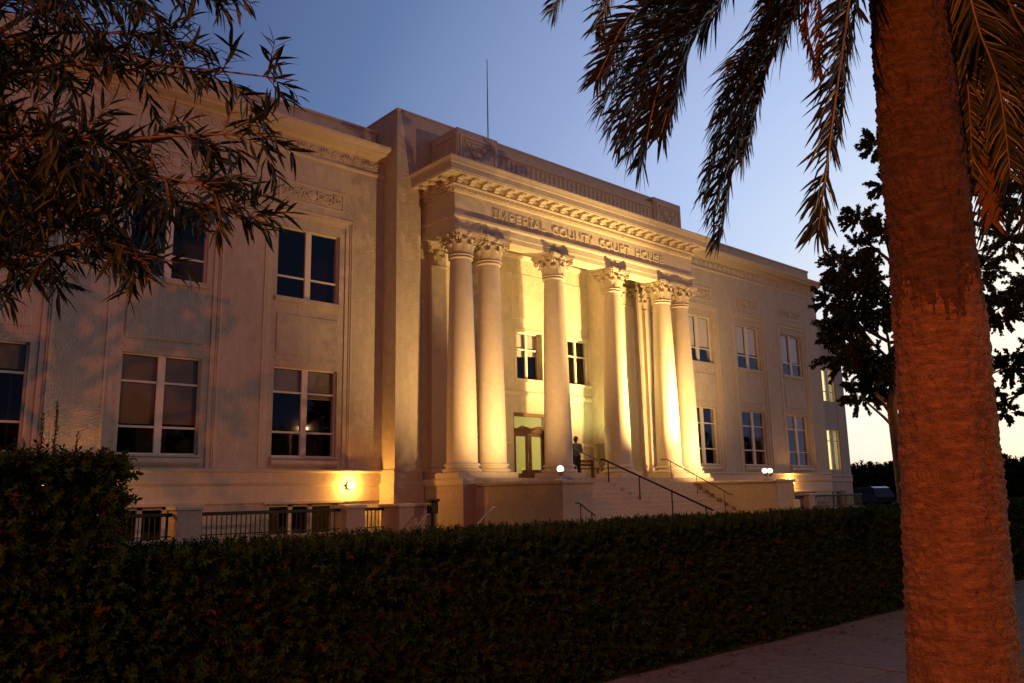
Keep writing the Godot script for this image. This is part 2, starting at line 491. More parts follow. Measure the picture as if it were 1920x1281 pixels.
func wing(s: float) -> void:
	var x0 := -22.96 if s < 0 else 8.0
	var x1 := -8.0 if s < 0 else 22.96
	var skin := []; var inner := []
	for b in BAYS:
		var c: float = b * s
		skin.append(Rect2(c - 1.47, 2.5, 2.94, 8.4))
		skin.append(Rect2(c - 1.2, 0.25, 2.4, 1.2))
		inner.append(Rect2(c - 1.12, 2.9, 2.24, 2.84))
		inner.append(Rect2(c - 1.12, 8.02, 2.24, 2.38))
		inner.append(Rect2(c - 1.2, 0.25, 2.4, 1.2))
	var g := G.new()
	g.wall(x0, x1, 0.0, 13.6, 0.0, -0.08, skin, false)
	put("wall", g, M.stucco, ch)
	g = G.new()
	g.wall(x0 + 0.02, x1 - 0.02, 0.0, 13.58, -0.08, -0.45, inner)
	put("wall", g, M.stucco, ch)
	# water table, plinth line
	var water := G.new()
	var ends := [Vector2(x0, 0), Vector2(x1, 0)]
	water.mould(ends, [Vector2(0, 2.02), Vector2(0.05, 2.06), Vector2(0.07, 2.10), Vector2(0.07, 2.40), Vector2(0.12, 2.43), Vector2(0.14, 2.47), Vector2(0.11, 2.50), Vector2(0.0, 2.54)], -1.0)
	put("water_table", water, M.stone, ch)
	var plinth := G.new()
	plinth.mould(ends, [Vector2(0, 1.5), Vector2(0.045, 1.5), Vector2(0.045, 1.96), Vector2(0, 1.99)], -1.0)
	put("plinth_band", plinth, M.stone, ch)
	# frieze band, cornice, parapet
	var cut := [Vector2(x0, 0), Vector2(x1, 0)]
	var band := G.new()
	band.mould(cut, [Vector2(0, 12.88), Vector2(0.035, 12.90), Vector2(0.06, 12.94), Vector2(0.06, 12.98), Vector2(0.025, 13.02), Vector2(0, 13.03)], -1.0)
	put("frieze_bead", band, M.stone, ch)
	var cor := G.new()
	cor.mould(cut, [Vector2(0, 13.48), Vector2(0.05, 13.50), Vector2(0.07, 13.54), Vector2(0.13, 13.57), Vector2(0.30, 13.60), Vector2(0.40, 13.63), Vector2(0.42, 13.70), Vector2(0.50, 13.74), Vector2(0.56, 13.80), Vector2(0.58, 13.86), Vector2(0.58, 13.90), Vector2(0.0, 13.95)], -1.0)
	put("cornice", cor, M.stone, ch)
	var par := G.new()
	par.box(Vector3(x0 + 0.25, 13.60, -0.62), Vector3(x1 - 0.25, 14.66, -0.20))
	put("parapet", par, M.stucco, ch)
	var cop := G.new()
	cop.cut_box(Vector3(x0 + 0.2, 14.66, -0.68), Vector3(x1 - 0.2, 14.77, -0.14), 0.025)
	put("coping", cop, M.stone, ch)
	# ornaments in the frieze
	var k := 0
	var x := x0 + 0.35
	while x < x1 - 0.3:
		put("frieze_ornament", shared.rosette if k % 2 == 0 else shared.palmette, M.stone, ch, Transform3D(Basis.IDENTITY, Vector3(x, 13.255, 0.0)))
		x += 0.42
		k += 1
	for b in BAYS:
		var c: float = b * s
		# surround of the whole bay
		var sur := G.new()
		for e in [-1.0, 1.0]:
			var xa: float = c + 1.47 * e; var xb: float = c + 1.33 * e
			sur.box(Vector3(minf(xa, xb), 2.54, -0.08), Vector3(maxf(xa, xb), 10.90, -0.035))
		sur.box(Vector3(c - 1.33, 10.75, -0.08), Vector3(c + 1.33, 10.90, -0.035))
		put("bay_surround", sur, M.stone, ch)
		var outer := G.new()
		for e in [-1.0, 1.0]:
			outer.box(Vector3(c + 1.56 * e - 0.03, 2.54, 0.0), Vector3(c + 1.56 * e + 0.03, 11.0, 0.03))
		outer.box(Vector3(c - 1.53, 10.96, 0.0), Vector3(c + 1.53, 11.02, 0.032))
		put("bay_fillet", outer, M.stone, ch)
		# spandrel between the storeys
		var sp := G.new()
		sp.box(Vector3(c - 1.12, 5.95, -0.08), Vector3(c + 1.12, 6.02, -0.045))
		sp.cut_box(Vector3(c - 1.10, 6.16, -0.082), Vector3(c + 1.10, 7.45, -0.035), 0.02)
		sp.box(Vector3(c - 1.18, 7.86, -0.08), Vector3(c + 1.18, 8.0, 0.0))
		put("spandrel", sp, M.stucco, ch)
		# sill with its rounded apron
		var sill := G.new()
		var prof := [Vector2(0, 2.56), Vector2(0.05, 2.60)]
		for q in 7:
			var a := -PI / 2 + PI * q / 6.0
			prof.append(Vector2(0.05 + 0.10 * cos(a), 2.72 + 0.10 * sin(a)))
		prof.append_array([Vector2(0.02, 2.83), Vector2(0.10, 2.84), Vector2(0.10, 2.89), Vector2(0.0, 2.90)])
		sill.mould([Vector2(c - 1.16, -0.08), Vector2(c + 1.16, -0.08)], prof, -1.0)
		put("sill", sill, M.stone, ch)
		# carved panel above the bay
		var fr := G.new()
		fr.box(Vector3(c - 1.20, 11.25, 0.0), Vector3(c - 1.14, 11.95, 0.03)); fr.box(Vector3(c + 1.14, 11.25, 0.0), Vector3(c + 1.20, 11.95, 0.03))
		fr.box(Vector3(c - 1.14, 11.89, 0.0), Vector3(c + 1.14, 11.95, 0.03)); fr.box(Vector3(c - 1.14, 11.25, 0.0), Vector3(c + 1.14, 11.31, 0.03))
		var pn := part_node("carved_panel", ch)
		put("panel_frame", fr, M.stone, pn)
		put("scroll_relief", shared.scroll, M.stone, pn, Transform3D(Basis.IDENTITY, Vector3(c, 11.6, 0.0)))
		# windows
		var low := {}
		if s < 0:
			if b == BAYS[0]: low = {"blind": 0.30}
			elif b == BAYS[1]: low = {"blind": 0.72, "blind_mat": M.tan_blind}
			else: low = {"blind": 0.28, "blind_mat": M.tan_blind}
		elif b == BAYS[2]: low = {"blind": 0.25}
		window(ch, c, 2.9, 5.74, 1.12, -0.20, [0.28, 0.727], low)
		window(ch, c, 8.02, 10.40, 1.12, -0.20, [0.70], {"blind": 0.66, "blind_mat": M.pale_blind} if s > 0 else {})
		var bw := part_node("basement_window", ch)
		var bf := G.new()
		for e in [-1.2, -0.42, 0.26, 1.06]:
			bf.box(Vector3(c + e, 0.25, -0.32), Vector3(c + e + 0.14, 1.45, -0.22))
		bf.box(Vector3(c - 1.06, 1.37, -0.32), Vector3(c + 1.06, 1.45, -0.22))
		put("frame", bf, M.white_paint, bw)
		var bp := G.new()
		bp.quad(Vector3(c - 1.06, 0.25, -0.28), Vector3(c + 1.06, 0.25, -0.28), Vector3(c + 1.06, 1.37, -0.28), Vector3(c - 1.06, 1.37, -0.28), Vector3.BACK)
		put("pane", bp, M.glass, bw)
		var lip := G.new()
		lip.cut_box(Vector3(c - 1.35, 1.45, -0.1), Vector3(c + 1.35, 1.56, 0.09), 0.015)
		put("lintel", lip, M.stone, bw)
	# side, back and floors
	var e0 := x0 if s < 0 else x1
	var side := G.new()
	side.box(Vector3(minf(e0, e0 - 0.4 * s), 0, -14.0), Vector3(maxf(e0, e0 - 0.4 * s), 13.6, -0.47))
	put("wall", side, M.stucco, ch)
	for y in [2.05, 7.2, 13.2]:
		var fl := G.new()
		fl.box(Vector3(x0 + 0.45, y, -13.6), Vector3(x1 - 0.45, y + 0.25, -0.47))
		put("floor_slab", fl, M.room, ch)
	var roof := G.new()
	roof.box(Vector3(x0 + 0.3, 13.62, -13.9), Vector3(x1 - 0.3, 13.8, -0.64))
	put("roof", roof, M.roofing, ch)
	var part := G.new()
	part.box(Vector3(x0 + 0.45, 0, -5.2), Vector3(x1 - 0.45, 13.2, -5.0))
	var e1 := x1 if s < 0 else x0
	part.box(Vector3(minf(e1, e1 - 0.3 * -s) - 0.05, 0, -5.0), Vector3(maxf(e1, e1 - 0.3 * -s) - 0.05, 13.2, -0.47))
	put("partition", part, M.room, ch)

func leaf_patch(g: G, ang: float, r0: float, h: float, half: float, curl: float, y0: float) -> void:
	var rows := []
	var nt := 9
	for i in nt:
		var t := float(i) / (nt - 1)
		var rad: float; var y: float
		if t < 0.68:
			var q := t / 0.68
			rad = r0 + 0.02 + 0.05 * q * q
			y = y0 + h * 0.86 * q
		else:
			var q := (t - 0.68) / 0.32
			var a := q * PI * 0.95
			rad = r0 + 0.07 + curl * (1.0 - cos(a)) * 0.62
			y = y0 + h * 0.86 + curl * sin(a) * 0.9
		var wd := half * (1.0 - 0.25 * t) * (0.80 + 0.20 * absf(cos(t * PI * 3.2)))
		if t > 0.85: wd *= 1.0 - (t - 0.85) / 0.15 * 0.5
		var line := PackedVector3Array()
		for j in 7:
			var u := (j - 3) / 3.0
			var aa := ang + u * wd / rad
			var rr := rad + 0.022 * (1.0 - u * u) + 0.012 * cos(u * PI * 3.0)
			line.append(Vector3(cos(aa) * rr, y - 0.03 * absf(u) * h, sin(aa) * rr))
		rows.append(line)
	g.grid(rows, false, true)

func make_capital() -> ArrayMesh:
	var g := G.new()
	g.lathe([Vector2(0.385, 0.0), Vector2(0.44, 0.015), Vector2(0.455, 0.045), Vector2(0.43, 0.075), Vector2(0.385, 0.085), Vector2(0.385, 0.10), Vector2(0.39, 0.35), Vector2(0.43, 0.56), Vector2(0.52, 0.68), Vector2(0.54, 0.71)], 32)
	for i in 8:
		leaf_patch(g, TAU * i / 8.0, 0.385, 0.30, 0.15, 0.085, 0.09)
		leaf_patch(g, TAU * (i + 0.5) / 8.0, 0.395, 0.50, 0.14, 0.10, 0.09)
	# corner volutes and the stalks that carry them
	for i in 4:
		var a := PI / 4 + PI / 2 * i
		var out := Vector3(cos(a), 0, sin(a))
		for sgn in [-1.0, 1.0]:
			var sd: Vector3 = Vector3(-sin(a), 0, cos(a)) * float(sgn)
			var pts := []; var rad := []
			for k in 8:
				var t := k / 7.0
				pts.append(out * lerpf(0.40, 0.66, t * t) + sd * lerpf(0.17, 0.045, t) + Vector3.UP * lerpf(0.38, 0.69, sqrt(t)))
				rad.append(0.026)
			for k in 14:
				var q := k / 13.0
				var th := PI / 2 - q * TAU * 1.3
				var rr := lerpf(0.105, 0.02, q)
				pts.append(out * (0.66 + cos(th) * rr) + sd * 0.045 + Vector3.UP * (0.585 + sin(th) * rr))
				rad.append(lerpf(0.030, 0.02, q))
			g.tube(pts, rad, 6)
	# small inner scrolls and the flower in the middle of each side
	for i in 4:
		var a := PI / 2 * i
		var out := Vector3(cos(a), 0, sin(a)); var sd := Vector3(-sin(a), 0, cos(a))
		for sgn in [-1.0, 1.0]:
			var pts := []; var rad := []
			for k in 12:
				var q := k / 11.0
				var th := PI * 0.9 - q * TAU * 1.1
				var rr := lerpf(0.075, 0.015, q)
				pts.append(out * (0.50 + 0.02 * q) + sd * sgn * (0.085 + cos(th) * rr * -1.0) + Vector3.UP * (0.60 + sin(th) * rr))
				rad.append(0.018)
			g.tube(pts, rad, 5)
		g.lathe([Vector2(0.0, -0.02), Vector2(0.07, 0.0), Vector2(0.085, 0.03), Vector2(0.04, 0.06), Vector2(0.0, 0.065)], 10, Transform3D(Basis(sd, out, Vector3.UP), out * 0.53 + Vector3.UP * 0.775))
	# abacus: concave sides, blunt corners, two steps
	for st in [[0.70, 0.76, 0.93], [0.76, 0.85, 1.0]]:
		var ring := PackedVector3Array()
		for i in 4:
			var a := PI / 4 + PI / 2 * i
			var c0 := Vector3(cos(a), 0, sin(a)); var t0 := Vector3(-sin(a), 0, cos(a))
			var c1 := Vector3(cos(a + PI / 2), 0, sin(a + PI / 2)); var t1 := Vector3(-sin(a + PI / 2), 0, cos(a + PI / 2))
			var p0 := c0 * 0.86 + t0 * 0.055; var p1 := c1 * 0.86 - t1 * 0.055
			var inw := -(c0 + c1).normalized()
			for k in 9:
				var q := k / 8.0
				ring.append((p0.lerp(p1, q) + inw * 0.115 * 4.0 * q * (1.0 - q)) * float(st[2]))
		var m := ring.size()
		for i in m:
			var j := (i + 1) % m
			var up0 := Vector3.UP * float(st[0]); var up1 := Vector3.UP * float(st[1])
			g.quad(ring[i] + up0, ring[j] + up0, ring[j] + up1, ring[i] + up1, ring[i] + ring[j])
			g.tri(ring[i] + up0, ring[j] + up0, up0, Vector3.DOWN, Vector3.DOWN, Vector3.DOWN)
			g.tri(ring[i] + up1, ring[j] + up1, up1, Vector3.UP, Vector3.UP, Vector3.UP)
	return g.mesh()

func make_shared() -> void:
	shared.capital = make_capital()
	var g := G.new()
	# Attic base: plinth is separate; two rings with a hollow between
	var prof := []
	for k in 7:
		var a := -PI / 2 + PI * k / 6.0
		prof.append(Vector2(0.60 + 0.065 * cos(a), 0.26 + 0.065 * sin(a)))
	prof.append_array([Vector2(0.575, 0.335), Vector2(0.55, 0.37), Vector2(0.555, 0.40)])
	for k in 6:
		var a := -PI / 2 + PI * k / 5.0
		prof.append(Vector2(0.565 + 0.045 * cos(a), 0.445 + 0.045 * sin(a)))
	prof.append_array([Vector2(0.55, 0.50), Vector2(0.53, 0.53)])
	g.lathe(prof, 40)
	g.cut_box(Vector3(-0.645, 0.0, -0.66), Vector3(0.645, 0.195, 0.66), 0.015)
	shared.base = g.mesh()
	g = G.new()
	prof = []
	for k in 15:
		var t := k / 14.0
		prof.append(Vector2(lerpf(0.525, 0.375, t * t * 0.62 + t * 0.38), 0.52 + (7.50 - 0.52) * t))
	prof.append_array([Vector2(0.385, 7.515), Vector2(0.43, 7.53), Vector2(0.435, 7.57), Vector2(0.39, 7.60), Vector2(0.385, 7.62)])
	g.lathe(prof, 44)
	shared.shaft = g.mesh()
	# frieze ornaments
	g = G.new()
	for k in 8:
		var a := TAU * k / 8.0
		g.lathe([Vector2(0, -0.01), Vector2(0.045, 0.0), Vector2(0.05, 0.02), Vector2(0.02, 0.04), Vector2(0, 0.043)], 7, Transform3D(Basis(Vector3.RIGHT, Vector3.BACK, Vector3.UP), Vector3(cos(a) * 0.095, sin(a) * 0.095, 0)))
	g.lathe([Vector2(0, -0.01), Vector2(0.05, 0.0), Vector2(0.05, 0.03), Vector2(0, 0.055)], 9, Transform3D(Basis(Vector3.RIGHT, Vector3.BACK, Vector3.UP), Vector3.ZERO))
	shared.rosette = g.mesh()
	g = G.new()
	for k in 5:
		var a := PI / 2 + (k - 2) * 0.5
		var d := Vector3(cos(a), sin(a), 0)
		g.tube([d * 0.03 + Vector3(0, -0.13, 0.0), d * 0.12 + Vector3(0, -0.12, 0.035), d * 0.22 + Vector3(0, -0.10, 0.03), d * 0.28 + Vector3(0, -0.10, 0.0)], [0.02, 0.032, 0.03, 0.012], 6)
	g.box(Vector3(-0.1, -0.165, 0), Vector3(0.1, -0.13, 0.03))
	shared.palmette = g.mesh()
	g = G.new()
	# running scroll with leaves, about 2.1 m by 0.46 m
	for e in [-1.0, 1.0]:
		for m in 3:
			var c := Vector3(e * (0.28 + 0.31 * m), 0.02 * (1 if m % 2 == 0 else -1), 0.012)
			var pts := []; var rad := []
			for k in 20:
				var q := k / 19.0
				var th := q * TAU * 1.35 + (0.0 if m % 2 == 0 else PI)
				var rr := lerpf(0.155, 0.03, q)
				pts.append(c + Vector3(cos(th) * rr * e, sin(th) * rr * (1 if m % 2 == 0 else -1), 0.012 + 0.012 * q))
				rad.append(lerpf(0.030, 0.02, q))
			g.tube(pts, rad, 6)
			for k in 3:
				var th2 := 2.1 * k + m
				g.lathe([Vector2(0, -0.01), Vector2(0.045, 0.0), Vector2(0.03, 0.03), Vector2(0, 0.035)], 6, Transform3D(Basis(Vector3.RIGHT, Vector3.BACK, Vector3.UP), c + Vector3(cos(th2) * 0.19, sin(th2) * 0.17, 0)))
	g.lathe([Vector2(0, -0.01), Vector2(0.16, 0.0), Vector2(0.15, 0.03), Vector2(0.07, 0.035), Vector2(0.05, 0.06), Vector2(0, 0.06)], 12, Transform3D(Basis(Vector3.RIGHT, Vector3.BACK, Vector3.UP), Vector3.ZERO))
	shared.scroll = g.mesh()
	# modillion: a scrolled bracket, back end at z = 0, hanging below y = 0
	g = G.new()
	var outl := [Vector2(0, -0.20), Vector2(0.07, -0.20), Vector2(0.11, -0.17), Vector2(0.12, -0.12), Vector2(0.20, -0.085), Vector2(0.30, -0.085), Vector2(0.345, -0.10), Vector2(0.37, -0.07), Vector2(0.36, -0.02), Vector2(0.36, 0.0), Vector2(0, 0)]
	for k in outl.size() - 1:
		var a: Vector2 = outl[k]; var b: Vector2 = outl[k + 1]
		var nn := Vector3(0, -(b.x - a.x), b.y - a.y)
		g.quad(Vector3(-0.10, a.y, a.x), Vector3(0.10, a.y, a.x), Vector3(0.10, b.y, b.x), Vector3(-0.10, b.y, b.x), nn)
	var ids := Geometry2D.triangulate_polygon(PackedVector2Array(outl))
	for e in [-1.0, 1.0]:
		for k in range(0, ids.size(), 3):
			var w := []
			for q in 3: w.append(Vector3(0.10 * e, outl[ids[k + q]].y, outl[ids[k + q]].x))
			g.tri(w[0], w[1], w[2], Vector3(e, 0, 0), Vector3(e, 0, 0), Vector3(e, 0, 0))
	shared.modillion = g.mesh()

func portico() -> void:
	# podium, steps, cheek walls
	var g := G.new()
	g.box(Vector3(-6.85, 0, -1.1), Vector3(6.85, 2.16, 3.0))
	put("podium", g, M.base_stone, ch)
	g = G.new()
	g.mould([Vector2(-6.85, 0.84), Vector2(-6.85, 3.0), Vector2(-6.42, 3.0)], [Vector2(0, 1.92), Vector2(0.04, 1.95), Vector2(0.05, 2.0), Vector2(0.05, 2.12), Vector2(0, 2.158)], -1.0)
	put("podium_cap", g, M.stone, ch)
	for k in range(1, 13):
		g = G.new()
		var top := 2.16 - 0.166 * k
		g.cut_box(Vector3(-5.08, 0.0 if k == 12 else top - 0.45, 3.0 + 0.3 * (k - 1) + 0.001), Vector3(5.08, top, 3.0 + 0.3 * k + 0.02), 0.012)
		put("step", g, M.base_stone, ch)
	for s in [-1.0, 1.0]:
		var w := part_node("cheek_wall", ch)
		g = G.new()
		g.cut_box(Vector3(5.1 if s > 0 else -6.4, 0, 3.004), Vector3(6.4 if s > 0 else -5.1, 1.88, 7.0), 0.02)
		put("block", g, M.base_stone, w)
		g = G.new()
		g.cut_box(Vector3(5.04 if s > 0 else -6.46, 1.882, 3.06), Vector3(6.46 if s > 0 else -5.04, 2.0, 7.06), 0.03)
		put("cap", g, M.base_stone, w)
	# columns
	for x in [-6.23, -4.94, -1.675, 1.675, 4.94, 6.23]:
		var c := part_node("column", ch, Vector3(x, 2.16, 2.17))
		put("base", shared.base, M.stone, c)
		put("shaft", shared.shaft, M.stone, c)
		put("capital", shared.capital, M.stone, c, Transform3D(Basis.IDENTITY, Vector3(0, 7.61, 0)))
	# wall piers with pilasters behind the paired columns
	for s in [-1.0, 1.0]:
		g = G.new()
		g.box(Vector3(3.75 if s > 0 else -6.98, 2.16, -1.5), Vector3(6.98 if s > 0 else -3.75, 12.4, 0.6))
		put("wall", g, M.stucco, ch)
		for x in [4.27, 6.0]:
			var c := part_node("pilaster", ch, Vector3(x * s, 2.16, 0.6))
			g = G.new()
			g.box(Vector3(-0.46, 0.53, 0.0), Vector3(0.46, 7.62, 0.17))
			put("shaft", g, M.stone, c)
			g = G.new()
			g.mould([Vector2(-0.46, 0.0), Vector2(-0.46, 0.17), Vector2(0.46, 0.17), Vector2(0.46, 0.0)], [Vector2(0, 0), Vector2(0.12, 0), Vector2(0.12, 0.195), Vector2(0.06, 0.20), Vector2(0.10, 0.23), Vector2(0.10, 0.30), Vector2(0.05, 0.34), Vector2(0.03, 0.38), Vector2(0.06, 0.41), Vector2(0.06, 0.47), Vector2(0.0, 0.53)], -1.0)
			put("base", g, M.stone, c)
			put("capital", shared.capital, M.stone, c, Transform3D(Basis.from_scale(Vector3(1.08, 1.0, 0.42)), Vector3(0, 7.61, 0.02)))
	# pylons that close the front, and the block that joins them above
	for s in [-1.0, 1.0]:
		g = G.new()
		g.box(Vector3(6.97 if s > 0 else -8.0, 0, -1.2), Vector3(8.0 if s > 0 else -6.97, 12.4, 0.81))
		put("pylon", g, M.stucco, ch)
		g = G.new()
		var x0: float = 6.97 * s; var x1: float = 8.0 * s
		g.mould([Vector2(x1, -0.1), Vector2(x1, 0.81), Vector2(x0, 0.81), Vector2(x0, 0.6)], [Vector2(0, 0), Vector2(0.09, 0), Vector2(0.09, 2.02), Vector2(0.05, 2.10), Vector2(0.05, 2.40), Vector2(0.07, 2.43), Vector2(0.07, 2.48), Vector2(0, 2.54)], s)
		put("pylon_base", g, M.stucco, ch)
	g = G.new()
	g.cut_box(Vector3(-8.0, 12.4, -1.2), Vector3(8.0, 15.32, 0.81), 0.01)
	put("upper_block", g, M.stucco, ch)
	g = G.new()
	g.cut_box(Vector3(-8.03, 15.32, -1.23), Vector3(8.03, 15.40, 0.84), 0.02)
	put("coping", g, M.stone, ch)
	# recessed back wall with door and three windows
	g = G.new()
	var holes := [Rect2(-0.96, 2.16, 1.92, 2.78)]
	for x in [-3.0, 0.0, 3.0]: holes.append(Rect2(x - 0.74, 6.36, 1.48, 2.02))
	g.wall(-3.76, 3.76, 2.16, 12.4, -1.1, -1.5, holes)
	put("wall", g, M.stucco, ch)
	for x in [-3.0, 0.0, 3.0]:
		var opt := {"mullion": 0.05}
		if x == 0.0: opt = {"mullion": 0.05, "blind": 0.5}
		window(ch, x, 6.36, 8.38, 0.74, -1.3, [0.36], opt)
		g = G.new()
		g.box(Vector3(x - 0.86, 6.24, -1.1), Vector3(x + 0.86, 6.355, -1.02))
		for e in [-1.0, 1.0]:
			g.box(Vector3(x + e * 0.80 - 0.06, 6.356, -1.1), Vector3(x + e * 0.80 + 0.06, 8.5, -1.065))
		g.box(Vector3(x - 0.74, 8.382, -1.1), Vector3(x + 0.74, 8.5, -1.065))
		put("window_surround", g, M.stone, ch)
		g = G.new()
		g.cut_box(Vector3(x - 0.95, 8.9, -1.13), Vector3(x + 0.95, 10.9, -1.07), 0.02)
		put("wall_panel", g, M.stucco, ch)
	g = G.new()
	g.mould([Vector2(-3.75, -1.1), Vector2(3.75, -1.1)], [Vector2(0, 5.62), Vector2(0.05, 5.65), Vector2(0.07, 5.72), Vector2(0.07, 5.78), Vector2(0.03, 5.84), Vector2(0, 5.85)], -1.0)
	put("string_course", g, M.stone, ch)
	g = G.new()
	for path in [[Vector2(-3.75, -1.1), Vector2(3.75, -1.1)]]:
		g.mould(path, [Vector2(0, 11.52), Vector2(0.05, 11.55), Vector2(0.09, 11.62), Vector2(0.10, 11.70), Vector2(0.0, 11.76)], -1.0)
	put("string_course", g, M.stone, ch)
	# dado ledge at the right of the door
	g = G.new()
	g.mould([Vector2(-3.75, -1.1), Vector2(-1.1, -1.1)], [Vector2(0, 3.60), Vector2(0.04, 3.62), Vector2(0.05, 3.70), Vector2(0, 3.74)], -1.0)
	g.mould([Vector2(1.1, -1.1), Vector2(3.75, -1.1)], [Vector2(0, 3.60), Vector2(0.04, 3.62), Vector2(0.05, 3.70), Vector2(0, 3.74)], -1.0)
	put("dado_ledge", g, M.stone, ch)
	# ceiling
	g = G.new()
	g.box(Vector3(-6.76, 12.2, -1.09), Vector3(6.76, 12.4, 1.9))
	put("ceiling", g, M.stucco, ch)
	# door
	var d := part_node("entrance_door", ch)
	g = G.new()
	for e in [-1.0, 1.0]:
		g.box(Vector3(e * 0.90 - 0.06, 2.16, -1.34), Vector3(e * 0.90 + 0.06, 4.94, -1.2))
	g.box(Vector3(-0.84, 4.80, -1.34), Vector3(0.84, 4.94, -1.2))
	g.box(Vector3(-0.84, 4.12, -1.34), Vector3(0.84, 4.30, -1.17))
	put("frame", g, M.wood, d)
	for e in [-1.0, 1.0]:
		var lf := G.new()
		var a := 0.03; var b := 0.83
		for q in [[a, a + 0.13], [b - 0.11, b]]:
			lf.box(Vector3(minf(q[0] * e, q[1] * e), 2.18, -1.31), Vector3(maxf(q[0] * e, q[1] * e), 4.115, -1.25))
		for q in [[2.18, 2.46], [3.98, 4.115]]:
			lf.box(Vector3(minf((a + 0.13) * e, (b - 0.11) * e), q[0], -1.31), Vector3(maxf((a + 0.13) * e, (b - 0.11) * e), q[1], -1.25))
		var leaf := put("door_leaf", lf, M.wood, d)
		leaf.set_meta("label", "dark wooden door leaf with a tall glass pane")
		var gl := G.new()
		gl.quad(Vector3((a + 0.13) * e, 2.46, -1.28), Vector3((b - 0.11) * e, 2.46, -1.28), Vector3((b - 0.11) * e, 3.98, -1.28), Vector3((a + 0.13) * e, 3.98, -1.28), Vector3.BACK)
		put("pane", gl, M.glass, d)
		var hd := G.new()
		hd.tube([Vector3(0.10 * e, 2.95, -1.25), Vector3(0.10 * e, 2.97, -1.19), Vector3(0.10 * e, 3.25, -1.19), Vector3(0.10 * e, 3.27, -1.25)], [0.012, 0.012, 0.012, 0.012], 6)
		put("handle", hd, M.steel, d)
	g = G.new()
	g.quad(Vector3(-0.84, 4.30, -1.27), Vector3(0.84, 4.30, -1.27), Vector3(0.84, 4.80, -1.27), Vector3(-0.84, 4.80, -1.27), Vector3.BACK)
	put("transom_pane", g, M.glass, d)
	g = G.new()
	g.tube([Vector3(-0.92, 4.2, -1.12), Vector3(-0.5, 4.36, -1.1), Vector3(0, 4.26, -1.08), Vector3(0.5, 4.36, -1.1), Vector3(0.92, 4.2, -1.12)], [0.05, 0.05, 0.055, 0.05, 0.05], 6)
	put("carved_cresting", g, M.wood, d)
	# lobby behind the door
	g = G.new()
	g.box(Vector3(-3.7, 2.0, -7.0), Vector3(3.7, 2.155, -1.51))
	put("lobby_floor", g, M.wood, ch)
	g = G.new()
	g.box(Vector3(-3.8, 2.16, -7.2), Vector3(3.8, 5.9, -7.0)); g.box(Vector3(-3.9, 2.16, -7.0), Vector3(-3.7, 5.9, -1.51)); g.box(Vector3(3.7, 2.16, -7.0), Vector3(3.9, 5.9, -1.51)); g.box(Vector3(-3.7, 5.6, -7.0), Vector3(3.7, 5.9, -1.51))
	put("lobby_wall", g, M.lobby_wall, ch)
	# room behind the middle window, dark
	g = G.new()
	g.box(Vector3(-7.9, 5.95, -5.2), Vector3(7.9, 12.3, -5.0))
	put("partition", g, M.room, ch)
	# entablature
	var path := [Vector2(-6.77, 0.6), Vector2(-6.77, 2.55), Vector2(6.77, 2.55), Vector2(6.77, 0.6)]
	g = G.new()
	g.mould(path, [Vector2(-0.72, 10.62), Vector2(0, 10.62), Vector2(0, 10.80), Vector2(0.03, 10.81), Vector2(0.03, 11.04), Vector2(0.06, 11.06), Vector2(0.10, 11.10), Vector2(0.10, 11.18), Vector2(0.0, 11.20), Vector2(0.0, 12.0), Vector2(-0.72, 12.0)], -1.0)
	var en := put("entablature", g, M.stone, ch)
	var txt := TextMesh.new()
	var font := SystemFont.new()
	font.font_names = PackedStringArray(["Droid Sans"])
	txt.font = font
	txt.text = "IMPERIAL  COUNTY  COURT  HOUSE"
	txt.font_size = 64
	txt.pixel_size = 0.0082
	txt.depth = 0.04
	txt.curve_step = 2.0
	var tw := txt.get_aabb().size
	var k := 9.75 / tw.x
	var ty := 0.31 / tw.y
	put("lettering", txt, M.stone, en, Transform3D(Basis.from_scale(Vector3(k, ty, 1.0)), Vector3(-0.15, 11.56 - txt.get_aabb().get_center().y * ty, 2.55 + 0.02)))
	var dent := G.new()
	dent.mould(path, [Vector2(0, 11.98), Vector2(0.04, 12.0), Vector2(0.06, 12.05), Vector2(0.06, 12.07), Vector2(0.06, 12.17), Vector2(0.16, 12.20), Vector2(0.18, 12.23), Vector2(0.0, 12.30)], -1.0)
	put("bed_mould", dent, M.stone, ch)
	dent = G.new()
	var dx := -6.77
	while dx < 6.8:
		dent.box(Vector3(dx - 0.035, 12.07, 2.61), Vector3(dx + 0.035, 12.165, 2.68))
		dx += 0.125
	var dz := 2.45
	while dz > 0.85:
		for s in [-1.0, 1.0]:
			dent.box(Vector3(6.83 * s - (0.07 if s < 0 else 0.0), 12.07, dz - 0.035), Vector3(6.83 * s + (0.07 if s > 0 else 0.0), 12.165, dz + 0.035))
		dz -= 0.125
	put("dentils", dent, M.stone, ch)
	var cor := G.new()
	cor.mould(path, [Vector2(-0.7, 12.48), Vector2(0.58, 12.48), Vector2(0.58, 12.52), Vector2(0.60, 12.53), Vector2(0.60, 12.74), Vector2(0.63, 12.76), Vector2(0.64, 12.80), Vector2(0.66, 12.86), Vector2(0.69, 12.92), Vector2(0.70, 12.94), Vector2(0.70, 12.98), Vector2(0.0, 13.02), Vector2(-0.7, 13.02)], -1.0)
	var co := put("cornice", cor, M.stone, ch)
	var riser := G.new()
	riser.mould(path, [Vector2(-0.72, 12.0), Vector2(0.02, 12.01), Vector2(0.14, 12.24), Vector2(0.14, 12.475), Vector2(-0.72, 12.475)], -1.0)
	put("modillion_band", riser, M.stone, ch)
	for i in 25:
		put("modillion", shared.modillion, M.stone, co, Transform3D(Basis.IDENTITY, Vector3(-6.72 + 0.56 * i, 12.478, 2.69)))
